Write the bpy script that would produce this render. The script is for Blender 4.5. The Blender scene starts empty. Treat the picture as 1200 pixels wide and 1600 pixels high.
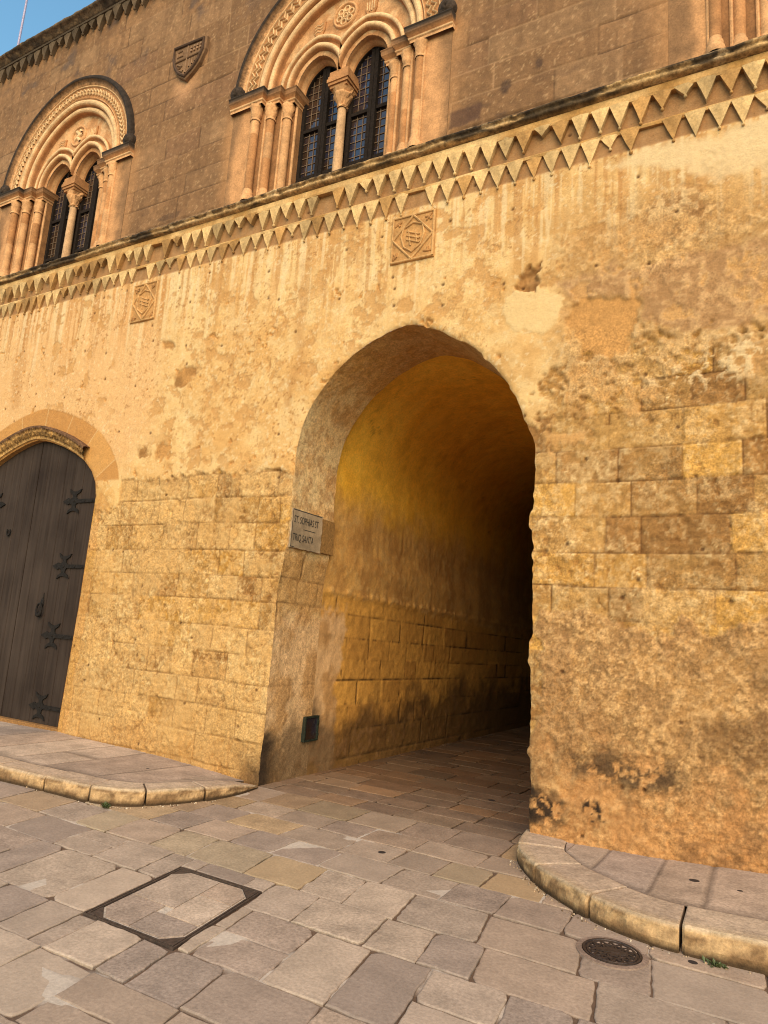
import bpy, math, random
import numpy as np
from mathutils import Matrix, Vector

random.seed(11)
SC = bpy.context.scene
COL = SC.collection

# ------------------------------------------------------------------ noise
def _h(ix, iy, s):
    n = (ix.astype(np.int64) * 374761393 + iy.astype(np.int64) * 668265263 + s * 144269504) & 0xffffffff
    n = ((n ^ (n >> 13)) * 1274126177) & 0xffffffff
    n = n ^ (n >> 16)
    return (n & 0xffff) / 65535.0

def vn(x, y, s=0):
    x = np.asarray(x, float); y = np.asarray(y, float)
    ix = np.floor(x); iy = np.floor(y)
    fx = x - ix; fy = y - iy
    fx = fx * fx * fx * (fx * (fx * 6 - 15) + 10); fy = fy * fy * fy * (fy * (fy * 6 - 15) + 10)
    a = _h(ix, iy, s); b = _h(ix + 1, iy, s); c = _h(ix, iy + 1, s); d = _h(ix + 1, iy + 1, s)
    return (a * (1 - fx) + b * fx) * (1 - fy) + (c * (1 - fx) + d * fx) * fy

def fbm(x, y, s=0, o=4, g=.5):
    t = 0; a = 1.; w = 0
    for i in range(o):
        t = t + a * vn(x * 2.03 ** i + i * 17.3, y * 2.03 ** i - i * 9.1, s + i * 13); w += a; a *= g
    return t / w

def ridge_n(x, y, s=0, o=3):
    t = 0; a = 1.; w = 0
    for i in range(o):
        t = t + a * (1 - np.abs(2 * vn(x * 2.1 ** i + i * 5.7, y * 2.1 ** i, s + i * 7) - 1)); w += a; a *= .5
    return t / w

def ss(a, b, x):
    t = np.clip((x - a) / (b - a), 0, 1)
    return t * t * (3 - 2 * t)

def poly_sd(px, py, poly):
    """signed distance, positive inside, and nearest boundary point"""
    P = np.asarray(poly, float)
    best = np.full(px.shape, 1e9); bx = np.zeros(px.shape); by = np.zeros(px.shape)
    inside = np.zeros(px.shape, bool)
    n = len(P)
    for i in range(n):
        x0, y0 = P[i]; x1, y1 = P[(i + 1) % n]
        dx = x1 - x0; dy = y1 - y0; L2 = dx * dx + dy * dy + 1e-15
        t = np.clip(((px - x0) * dx + (py - y0) * dy) / L2, 0, 1)
        qx = x0 + t * dx; qy = y0 + t * dy
        d = (px - qx) ** 2 + (py - qy) ** 2
        m = d < best
        best = np.where(m, d, best); bx = np.where(m, qx, bx); by = np.where(m, qy, by)
        if abs(dy) > 1e-12:
            c = ((y0 > py) != (y1 > py)) & (px < dx * (py - y0) / dy + x0)
            inside ^= c
    d = np.sqrt(best)
    return np.where(inside, d, -d), bx, by

# ------------------------------------------------------------------ colour: a surface colour as seen in daylight photo -> albedo
KL = np.array([1.60, 1.53, 1.27])
KG = np.array([1.02, .94, .82])          # horizontal surfaces get less of the low frontal light
def lin(c):
    c = np.asarray(c, float) / 255.
    return np.where(c <= .04045, c / 12.92, ((c + .055) / 1.055) ** 2.4)
def P(r, g, b):
    return np.clip(lin((r, g, b)) / KL, .004, .8)
def G(r, g, b):
    return np.clip(lin((r, g, b)) / KG, .004, .8)
def mixc(a, b, t):
    t = np.asarray(t)[..., None]
    return a * (1 - t) + b * t

# ------------------------------------------------------------------ mesh building
def np_mesh(name, V, F, col=None, mat=None, parent=None, smooth=True):
    me = bpy.data.meshes.new(name)
    V = np.asarray(V, np.float32); F = np.asarray(F, np.int32)
    me.vertices.add(len(V)); me.vertices.foreach_set('co', V.ravel())
    k = F.shape[1]
    me.loops.add(F.size); me.loops.foreach_set('vertex_index', F.ravel())
    me.polygons.add(len(F))
    me.polygons.foreach_set('loop_start', np.arange(0, F.size, k, dtype=np.int32))
    me.polygons.foreach_set('use_smooth', np.full(len(F), smooth))
    me.update(calc_edges=True)
    if col is not None:
        a = me.color_attributes.new('Col', 'FLOAT_COLOR', 'POINT')
        c = np.ones((len(V), 4), np.float32); c[:, :col.shape[1]] = col
        a.data.foreach_set('color', c.ravel())
    if mat: me.materials.append(mat)
    o = bpy.data.objects.new(name, me); COL.objects.link(o)
    if parent: o.parent = parent
    return o

class MB:
    def __init__(s): s.v = []; s.f = []; s.c = []; s.m = []; s.col = np.array([.3, .2, .1]); s.mi = 0; s.al = []; s.alpha = 1.0
    def vert(s, p, c=None):
        s.v.append(tuple(p)); s.c.append(tuple(s.col if c is None else c)); s.al.append(s.alpha); return len(s.v) - 1
    def face(s, *i): s.f.append(tuple(i)); s.m.append(s.mi)
    def grid(s, rows, closed=False, cols=None):
        """rows: list of lists of points"""
        b = len(s.v); n = len(rows[0])
        for r, row in enumerate(rows):
            for k, p in enumerate(row): s.vert(p, None if cols is None else cols[r][k])
        for r in range(len(rows) - 1):
            for k in range(n - 1 if not closed else n):
                k2 = (k + 1) % n
                s.face(b + r * n + k, b + r * n + k2, b + (r + 1) * n + k2, b + (r + 1) * n + k)
        return b
    def box(s, x0, x1, y0, y1, z0, z1, M=None):
        p = [(x, y, z) for z in (z0, z1) for y in (y0, y1) for x in (x0, x1)]
        if M is not None: p = [tuple(M @ Vector(q)) for q in p]
        i = [s.vert(q) for q in p]
        for q in ((0, 2, 3, 1), (4, 5, 7, 6), (0, 1, 5, 4), (2, 6, 7, 3), (0, 4, 6, 2), (1, 3, 7, 5)): s.face(*[i[k] for k in q])
    def prism(s, pts, y0, y1, bev=0):
        """outline in (x,z), front at y0 (towards -y), back at y1"""
        n = len(pts); A = np.array(pts, float)
        area = sum(A[i][0] * A[(i + 1) % n][1] - A[(i + 1) % n][0] * A[i][1] for i in range(n))
        if area < 0: A = A[::-1]
        rings = [(A, y1)]
        if bev:
            d = np.roll(A, -1, 0) - np.roll(A, 1, 0); d /= (np.linalg.norm(d, axis=1)[:, None] + 1e-9)
            nn = np.stack([d[:, 1], -d[:, 0]], 1)
            rings += [(A, y0 + bev), (A - nn * bev, y0)]
        else: rings += [(A, y0)]
        idx = [[s.vert((p[0], y, p[1])) for p in R] for R, y in rings]
        for a, b in zip(idx, idx[1:]):
            for k in range(n): s.face(a[k], a[(k + 1) % n], b[(k + 1) % n], b[k])
        s.face(*idx[-1])
    def ridge(s, pts, w, y, h, closed=False):
        """raised bar with rounded section along a polyline in (x,z), standing out from plane y to y-h"""
        A = np.array(pts, float); n = len(A)
        if closed: d = np.roll(A, -1, 0) - np.roll(A, 1, 0)
        else: d = np.gradient(A, axis=0)
        d /= (np.linalg.norm(d, axis=1)[:, None] + 1e-9)
        nn = np.stack([-d[:, 1], d[:, 0]], 1)
        rows = []
        for k in range(n):
            r = []
            for u, hh in ((-.5, 0), (-.36, .7), (0, 1), (.36, .7), (.5, 0)):
                q = A[k] + nn[k] * w * u
                r.append((q[0], y - h * hh, q[1]))
            rows.append(r)
        if closed: rows.append(rows[0])
        s.grid(rows)
        return s
    def lathe(s, prof, cx, cy, n=16, jit=0, z_ax=True, M=None):
        rows = []
        for r, z in prof:
            row = []
            for k in range(n):
                a = 2 * math.pi * k / n
                rr = r * (1 + jit * random.uniform(-1, 1))
                p = Vector((cx + rr * math.cos(a), cy + rr * math.sin(a), z))
                if M is not None: p = M @ p
                row.append(tuple(p))
            rows.append(row)
        s.grid(rows, closed=True)
    def build(s, name, mats, parent=None, smooth=False, label=None):
        me = bpy.data.meshes.new(name)
        me.from_pydata(s.v, [], s.f)
        a = me.color_attributes.new('Col', 'FLOAT_COLOR', 'POINT')
        c = np.ones((len(s.v), 4), np.float32); c[:, :3] = np.array(s.c); c[:, 3] = s.al
        a.data.foreach_set('color', c.ravel())
        if not isinstance(mats, (list, tuple)): mats = [mats]
        for m in mats: me.materials.append(m)
        me.polygons.foreach_set('material_index', s.m)
        me.polygons.foreach_set('use_smooth', [smooth] * len(s.f))
        me.update()
        o = bpy.data.objects.new(name, me); COL.objects.link(o)
        if parent: o.parent = parent
        if label: o['label'] = label
        return o

def empty(name, loc=(0, 0, 0), label=None, cat=None, group=None):
    o = bpy.data.objects.new(name, None); COL.objects.link(o); o.location = loc
    o.empty_display_size = .2
    if label: o['label'] = label
    if cat: o['category'] = cat
    if group: o['group'] = group
    return o

# ------------------------------------------------------------------ materials
def base_mat(name):
    m = bpy.data.materials.new(name); m.use_nodes = True
    nt = m.node_tree; nt.nodes.clear()
    out = nt.nodes.new('ShaderNodeOutputMaterial'); b = nt.nodes.new('ShaderNodeBsdfPrincipled')
    nt.links.new(b.outputs[0], out.inputs[0])
    return m, nt, b

def N(nt, t, **kw):
    n = nt.nodes.new(t)
    for k, v in kw.items():
        if isinstance(k, str) and hasattr(n, k): setattr(n, k, v)
    return n

def stone_mat(name, fine=70, var=.3, bump=.5, dist=.006, rough=.9, pits=0., coarse=9, cvar=.14, spots=0):
    m, nt, b = base_mat(name); L = nt.links.new
    at = N(nt, 'ShaderNodeAttribute', attribute_name='Col')
    tc = N(nt, 'ShaderNodeTexCoord')
    def noise(sc, det, ro=.6):
        n = N(nt, 'ShaderNodeTexNoise'); n.inputs['Scale'].default_value = sc; n.inputs['Detail'].default_value = det; n.inputs['Roughness'].default_value = ro
        L(tc.outputs['Object'], n.inputs['Vector']); return n
    n1 = noise(fine, 5, .7); n2 = noise(coarse, 4)
    def rng(src, lo, hi, a=.3, c=.7):
        r = N(nt, 'ShaderNodeMapRange'); r.inputs['From Min'].default_value = a; r.inputs['From Max'].default_value = c
        r.inputs['To Min'].default_value = lo; r.inputs['To Max'].default_value = hi; L(src, r.inputs['Value']); return r.outputs[0]
    f1 = rng(n1.outputs['Fac'], 1 - var, 1 + var); f2 = rng(n2.outputs['Fac'], 1 - cvar, 1 + cvar)
    mu = N(nt, 'ShaderNodeMath', operation='MULTIPLY'); L(f1, mu.inputs[0]); L(f2, mu.inputs[1])
    fac = mu.outputs[0]
    one = N(nt, 'ShaderNodeMix', data_type='FLOAT'); one.inputs[2].default_value = 1; L(at.outputs['Alpha'], one.inputs[0]); L(fac, one.inputs[3]); fac = one.outputs[0]
    hgt = n1.outputs['Fac']
    if pits:
        v = N(nt, 'ShaderNodeTexVoronoi'); v.inputs['Scale'].default_value = 16; L(tc.outputs['Object'], v.inputs['Vector'])
        r = N(nt, 'ShaderNodeMapRange'); r.inputs['From Min'].default_value = .05; r.inputs['From Max'].default_value = .13
        r.inputs['To Min'].default_value = 1 - pits; r.inputs['To Max'].default_value = 1; L(v.outputs['Distance'], r.inputs['Value'])
        # keep only some of the cells as pits
        sep = N(nt, 'ShaderNodeSeparateColor'); L(v.outputs['Color'], sep.inputs[0])
        k = N(nt, 'ShaderNodeMath', operation='GREATER_THAN'); k.inputs[1].default_value = .22; L(sep.outputs[0], k.inputs[0])
        mx = N(nt, 'ShaderNodeMath', operation='MAXIMUM'); L(r.outputs[0], mx.inputs[0]); L(k.outputs[0], mx.inputs[1])
        m2 = N(nt, 'ShaderNodeMath', operation='MULTIPLY'); L(fac, m2.inputs[0]); L(mx.outputs[0], m2.inputs[1]); fac = m2.outputs[0]
        h2 = N(nt, 'ShaderNodeMath', operation='MULTIPLY'); L(hgt, h2.inputs[0]); L(mx.outputs[0], h2.inputs[1]); hgt = h2.outputs[0]
    vm = N(nt, 'ShaderNodeVectorMath', operation='SCALE'); L(at.outputs['Color'], vm.inputs[0]); L(fac, vm.inputs['Scale'])
    colour = vm.outputs[0]
    if spots:
        v = N(nt, 'ShaderNodeTexVoronoi'); v.inputs['Scale'].default_value = spots; L(tc.outputs['Object'], v.inputs['Vector'])
        sep = N(nt, 'ShaderNodeSeparateColor'); L(v.outputs['Color'], sep.inputs[0])
        sz = N(nt, 'ShaderNodeMapRange'); sz.inputs['From Min'].default_value = .55; sz.inputs['From Max'].default_value = 1.
        sz.inputs['To Min'].default_value = 0.0; sz.inputs['To Max'].default_value = .085; L(sep.outputs[1], sz.inputs['Value'])
        lt = N(nt, 'ShaderNodeMath', operation='LESS_THAN'); L(v.outputs['Distance'], lt.inputs[0]); L(sz.outputs[0], lt.inputs[1])
        mxn = N(nt, 'ShaderNodeMix', data_type='RGBA'); L(lt.outputs[0], mxn.inputs['Factor']); L(colour, mxn.inputs['A']); mxn.inputs['B'].default_value = (.035, .026, .024, 1)
        colour = mxn.outputs['Result']
    L(colour, b.inputs['Base Color'])
    b.inputs['Roughness'].default_value = rough
    b.inputs['Specular IOR Level'].default_value = .25
    bp = N(nt, 'ShaderNodeBump'); bp.inputs['Strength'].default_value = bump; bp.inputs['Distance'].default_value = dist
    n3 = noise(fine * .3, 4); ad = N(nt, 'ShaderNodeMath', operation='ADD'); L(hgt, ad.inputs[0]); L(n3.outputs['Fac'], ad.inputs[1])
    L(ad.outputs[0], bp.inputs['Height']); L(bp.outputs[0], b.inputs['Normal'])
    return m

M_WALL = stone_mat('weathered_limestone', 60, .42, .7, .007, pits=.3, cvar=.20, coarse=24)
M_UPPER = stone_mat('brown_ashlar', 60, .2, .45, .005, pits=.2, coarse=18)
M_CARVED = stone_mat('carved_limestone', 50, .26, .5, .006, cvar=.26, coarse=7)
M_LICHEN = stone_mat('lichened_moulding', 40, .5, .7, .012, coarse=12, cvar=.45)
M_VAULT = stone_mat('vault_plaster', 42, .2, .45, .006, coarse=9, cvar=.12)
M_FLAG = stone_mat('paving_stone', 55, .34, .45, .004, rough=.75, coarse=5, cvar=.24, spots=2.3)
M_KERB = stone_mat('kerb_limestone', 48, .32, .6, .009, coarse=10, cvar=.2)
M_SIGN = stone_mat('sign_marble', 60, .22, .2, .003, rough=.6, coarse=12, cvar=.2)

def metal_mat(name, col, rough=.5, metallic=.3, bump=.4, scale=50):
    m, nt, b = base_mat(name); L = nt.links.new
    tc = N(nt, 'ShaderNodeTexCoord'); n = N(nt, 'ShaderNodeTexNoise'); n.inputs['Scale'].default_value = scale; n.inputs['Detail'].default_value = 5
    L(tc.outputs['Object'], n.inputs['Vector'])
    r = N(nt, 'ShaderNodeValToRGB'); r.color_ramp.elements[0].position = .3; r.color_ramp.elements[1].position = .7
    r.color_ramp.elements[0].color = (*[c * .6 for c in col], 1); r.color_ramp.elements[1].color = (*[c * 1.5 for c in col], 1)
    L(n.outputs['Fac'], r.inputs[0]); L(r.outputs[0], b.inputs['Base Color'])
    b.inputs['Roughness'].default_value = rough; b.inputs['Metallic'].default_value = metallic; b.inputs['Specular IOR Level'].default_value = .5 if metallic else .15
    bp = N(nt, 'ShaderNodeBump'); bp.inputs['Strength'].default_value = bump; bp.inputs['Distance'].default_value = .004
    L(n.outputs['Fac'], bp.inputs['Height']); L(bp.outputs[0], b.inputs['Normal'])
    return m

M_IRON = metal_mat('black_iron', (.013, .010, .009), .85, 0)
M_RUST = metal_mat('rusty_frame_steel', (.065, .042, .032), .7, .2)
M_CAST = metal_mat('cast_iron', (.05, .035, .032), .5, .5)
M_DARKWOOD = metal_mat('dark_window_wood', (.014, .009, .007), .95, 0)
M_LEAD = metal_mat('window_lead', (.13, .085, .055), .7, .0)
M_GREEN = metal_mat('dark_green_metal', (.018, .024, .018), .45, .2)
M_POLE = metal_mat('painted_pole', (.30, .25, .36), .5, .1)
M_INK = metal_mat('black_lettering', (.03, .026, .024), .7, 0)

def wood_mat():
    m, nt, b = base_mat('weathered_door_wood'); L = nt.links.new
    tc = N(nt, 'ShaderNodeTexCoord'); mp = N(nt, 'ShaderNodeMapping'); mp.inputs['Scale'].default_value = (28, 28, 1.1); L(tc.outputs['Object'], mp.inputs['Vector'])
    n = N(nt, 'ShaderNodeTexNoise'); n.inputs['Scale'].default_value = 1.; n.inputs['Detail'].default_value = 6; n.inputs['Roughness'].default_value = .65; L(mp.outputs[0], n.inputs['Vector'])
    n2 = N(nt, 'ShaderNodeTexNoise'); n2.inputs['Scale'].default_value = 1.3; n2.inputs['Detail'].default_value = 3; L(tc.outputs['Object'], n2.inputs['Vector'])
    a = N(nt, 'ShaderNodeMath', operation='ADD'); L(n.outputs['Fac'], a.inputs[0]); L(n2.outputs['Fac'], a.inputs[1])
    r = N(nt, 'ShaderNodeValToRGB'); e = r.color_ramp.elements
    e[0].position = .36; e[0].color = (.020, .0125, .010, 1); e[1].position = .70; e[1].color = (.058, .040, .032, 1)
    h = N(nt, 'ShaderNodeMath', operation='MULTIPLY'); h.inputs[1].default_value = .5; L(a.outputs[0], h.inputs[0]); L(h.outputs[0], r.inputs[0])
    L(r.outputs[0], b.inputs['Base Color']); b.inputs['Roughness'].default_value = .85; b.inputs['Specular IOR Level'].default_value = .12
    bp = N(nt, 'ShaderNodeBump'); bp.inputs['Strength'].default_value = .35; bp.inputs['Distance'].default_value = .004; L(n.outputs['Fac'], bp.inputs['Height']); L(bp.outputs[0], b.inputs['Normal'])
    return m
M_WOOD = wood_mat()

def glass_mat():
    m, nt, b = base_mat('old_leaded_glass'); L = nt.links.new
    tc = N(nt, 'ShaderNodeTexCoord')
    n = N(nt, 'ShaderNodeTexNoise'); n.inputs['Scale'].default_value = 2.2; n.inputs['Detail'].default_value = 2; L(tc.outputs['Object'], n.inputs['Vector'])
    r = N(nt, 'ShaderNodeValToRGB'); e = r.color_ramp.elements
    e[0].position = .42; e[0].color = (.030, .016, .010, 1); e[1].position = .58; e[1].color = (.018, .018, .034, 1)  # brown and blue tones stand for reflections, put into the base colour
    L(n.outputs['Fac'], r.inputs[0]); L(r.outputs[0], b.inputs['Base Color'])
    b.inputs['Roughness'].default_value = .06; b.inputs['IOR'].default_value = 1.75
    # every quarry of glass sits at its own slight angle
    v = N(nt, 'ShaderNodeTexVoronoi'); v.inputs['Scale'].default_value = 8; L(tc.outputs['Object'], v.inputs['Vector'])
    bp = N(nt, 'ShaderNodeBump'); bp.inputs['Strength'].default_value = .25; bp.inputs['Distance'].default_value = .02; L(v.outputs['Distance'], bp.inputs['Height']); L(bp.outputs[0], b.inputs['Normal'])
    return m
M_GLASS = glass_mat()

def leaf_mat():
    m, nt, b = base_mat('weed_leaf'); L = nt.links.new
    n = N(nt, 'ShaderNodeTexNoise'); n.inputs['Scale'].default_value = 40
    r = N(nt, 'ShaderNodeValToRGB'); r.color_ramp.elements[0].color = (.025, .04, .012, 1); r.color_ramp.elements[1].color = (.09, .11, .03, 1)
    L(n.outputs['Fac'], r.inputs[0]); L(r.outputs[0], b.inputs['Base Color']); b.inputs['Roughness'].default_value = .6
    return m
M_LEAF = leaf_mat()

# ================================================================== PALAZZO
palazzo = empty('palazzo', (0, 0, 0), 'golden limestone palazzo with twin-light carved windows, toothed friezes and a pointed archway passage', 'building')

# ---- opening outlines (x, z)
arch_ctrl = [(0.00, -.35), (0.00, 0.0), (0.01, .76), (0.01, 1.38), (0.02, 2.02), (0.07, 2.35), (0.085, 2.68), (0.075, 2.94), (0.075, 3.30),
             (0.13, 3.60), (0.24, 3.84), (0.47, 4.13), (0.76, 4.345), (1.04, 4.475), (1.33, 4.535), (1.66, 4.43), (1.99, 4.20), (2.26, 3.92), (2.42, 3.70),
             (2.51, 3.50), (2.545, 3.33), (2.60, 3.26), (2.625, 3.14), (2.62, 2.90), (2.605, 2.62), (2.63, 2.10), (2.635, 1.56), (2.65, .81), (2.665, .09), (2.665, -.35)]
def resample(pts, step):
    A = np.array(pts, float); d = np.r_[0, np.cumsum(np.linalg.norm(np.diff(A, axis=0), axis=1))]
    t = np.linspace(0, d[-1], int(d[-1] / step) + 1)
    return np.stack([np.interp(t, d, A[:, 0]), np.interp(t, d, A[:, 1])], 1), t
def smooth_poly(A, k=9):
    B = A.copy()
    for _ in range(2):
        pad = np.pad(B, ((k // 2, k // 2), (0, 0)), mode='edge')
        B = np.stack([np.convolve(pad[:, i], np.ones(k) / k, 'valid') for i in range(2)], 1)
    B[0] = A[0]; B[-1] = A[-1]
    return B
arch, arch_t = resample(arch_ctrl, .016)
arch = smooth_poly(arch)
dn = np.gradient(arch, axis=0); dn /= np.linalg.norm(dn, axis=1)[:, None]
nrm = np.stack([-dn[:, 1], dn[:, 0]], 1)
chipn = ss(.62, .74, fbm(arch_t * 4.3, arch_t * 0 + 8, 6, 2))
rag = (fbm(arch_t * 3.4, arch_t * 0, 3, 3) - .5) * .030 + (fbm(arch_t * 18, arch_t * 0 + 4, 5, 3) - .5) * .012 - chipn * .022
rag *= np.where(arch[:, 0] > 1.3, 1.25, .7) * np.where((arch[:, 1] > 3.4), .6, 1)
arch = arch + nrm * rag[:, None]
arch_poly = [tuple(p) for p in arch]

DC = -4.27                                      # door centre
def door_right(z):                              # right edge of the door opening
    return np.interp(z, [0, .14, 1.6, 3.0], [-3.03, -3.03, -2.97, -2.945])
dr = [(-3.035, -.35), (-3.035, .14), (-2.97, 1.6), (-2.945, 2.95), (-2.985, 3.12), (-3.09, 3.28), (-3.25, 3.42), (-3.45, 3.53), (-3.70, 3.635), (-3.95, 3.715), (-4.12, 3.755)]
door_out = [(2 * DC - x, z) for x, z in dr] + [(DC, 3.775)] + dr[::-1]
door_poly, _ = resample(door_out, .03)
door_poly = [tuple(p) for p in door_poly]

COURSES = np.array([-.2, .10, .385, .665, .93, 1.21, 1.48, 1.755, 2.01, 2.28, 2.575, 2.86, 3.13, 3.43, 3.69, 3.97, 4.25, 4.53, 4.81, 5.1, 5.4, 5.7, 6.0, 6.3, 6.6])

def blocks(x, z, zc, Lmin, Lmax, seed, wob=.02):
    z = z + (vn(x * .9, z * 0 + 3, seed) - .5) * wob
    r = np.clip(np.searchsorted(zc, z) - 1, 0, len(zc) - 2)
    rf = r.astype(float)
    Ln = Lmin + (Lmax - Lmin) * _h(rf, rf * 0 + 1, seed)
    u = x / Ln + _h(rf, rf * 0 + 2, seed) * 7
    k = np.floor(u)
    e = lambda q: q + .5 * (_h(q, rf, seed + 3) - .5)
    k = np.where(u < e(k), k - 1, k); k = np.where(u >= e(k + 1), k + 1, k)
    dv = np.minimum(u - e(k), e(k + 1) - u) * Ln
    dh = np.minimum(z - zc[r], zc[r + 1] - z)
    return k, rf, dv, dh

# patch outlines on the lower wall (x, z)
PT = dict(
 orange=[(2.91,4.41),(3.10,4.48),(3.39,4.47),(3.48,4.36),(3.44,4.09),(3.42,3.95),(3.26,3.92),(2.98,3.93),(2.91,4.12)],
 pale=[(2.26,4.56),(2.36,4.67),(2.63,4.65),(2.86,4.49),(2.78,4.37),(2.67,4.27),(2.38,4.26),(2.26,4.40)],
 lilac=[(2.77,4.65),(2.94,4.70),(3.10,4.73),(3.26,4.79),(3.51,4.64),(3.76,4.70),(4.04,4.72),(4.39,4.70),(5.2,4.6),(5.2,4.1),(4.37,4.04),(4.07,3.99),(3.71,4.05),(3.51,4.19),(3.49,4.42),(3.26,4.52),(2.94,4.46)],
 white=[(3.15,5.66),(3.51,5.77),(3.91,5.73),(4.19,5.73),(4.42,5.71),(5.2,5.7),(5.2,5.2),(4.40,5.25),(4.09,5.32),(3.71,5.50)],
 flaky=[(3.46,5.18),(3.76,5.28),(4.04,5.09),(3.99,4.87),(3.66,4.84),(3.46,5.00)],
 flakes=[(3.43,3.66),(3.63,3.68),(3.94,3.88),(4.37,3.94),(5,3.95),(5,3.7),(4.36,3.60),(4.07,3.58),(3.75,3.58)],
 rough=[(2.70,1.62),(2.76,1.76),(2.94,1.82),(3.29,1.77),(3.47,1.70),(3.61,1.60),(3.74,1.80),(3.95,1.62),(4.32,1.85),(5.5,1.9),(7,2),(7,-.3),(2.6,-.3),(2.60,.7),(2.74,.95),(2.78,1.3)],
 stain=[(2.94,0.70),(3.25,0.79),(3.47,0.78),(3.69,0.72),(3.73,0.60),(3.48,0.51),(3.25,0.54),(2.97,0.61)],
 stain2=[(2.60,0.42),(2.77,0.42),(2.90,0.31),(2.89,0.20),(2.73,0.13),(2.6,0.15)],
 stain3=[(3.02,0.40),(3.18,0.37),(3.23,0.25),(3.12,0.23),(3.04,0.29)],
 dark=[(3.83,1.59),(4.32,1.85),(5,1.9),(5,.8),(4.29,0.81),(3.90,0.84),(3.74,1.17)],
 bare=[(-1.79,4.36),(-1.55,4.49),(-1.44,4.43),(-1.52,4.28),(-1.66,4.18),(-1.80,4.21)],
 bareb=[(-2.04,3.54),(-1.93,3.63),(-1.75,3.50),(-1.75,3.30),(-2.00,3.36)],
 barec=[(-2.31,3.52),(-2.15,3.56),(-2.09,3.41),(-2.24,3.38)],
 bared=[(-2.15,4.91),(-1.95,4.90),(-1.92,4.80),(-2.11,4.80)],
 peach=[(-7.4,6.2),(-2.90,5.82),(-2.29,5.70),(-2.05,4.31),(-2.15,3.67),(-2.5,3.3),(-7.4,3.3)],
 streak=[(0.02,5.75),(0.13,5.74),(0.05,4.34),(0.05,3.77),(-0.06,3.78),(-0.04,4.35)],
 streakb=[(-5.07,5.90),(-4.91,5.88),(-4.81,4.26),(-5.02,4.28)],
 hole=[(2.38,4.71),(2.43,4.78),(2.49,4.83),(2.62,4.90),(2.64,4.70),(2.58,4.62),(2.45,4.65)])
VOUS_C = (-4.27, 2.55)

C_PL = P(250, 202, 130); C_PL2 = P(236, 178, 102); C_PLO = P(222, 152, 78); C_PEACH = P(244, 186, 118)
C_BL = P(202, 150, 80); C_BLB = P(172, 120, 62); C_BLY = P(208, 152, 70); C_BLP = P(226, 176, 108)
C_PALE = P(246, 206, 140); C_JT = P(118, 76, 36); C_RR = P(196, 144, 82); C_RD = P(138, 96, 54); C_RL = P(228, 176, 110)
C_PINK = P(218, 150, 84); C_STN = P(66, 46, 28); C_LIL = P(204, 156, 108); C_OR = P(218, 156, 84); C_WH = P(248, 208, 146)
C_GLOW = P(226, 158, 94)

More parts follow.
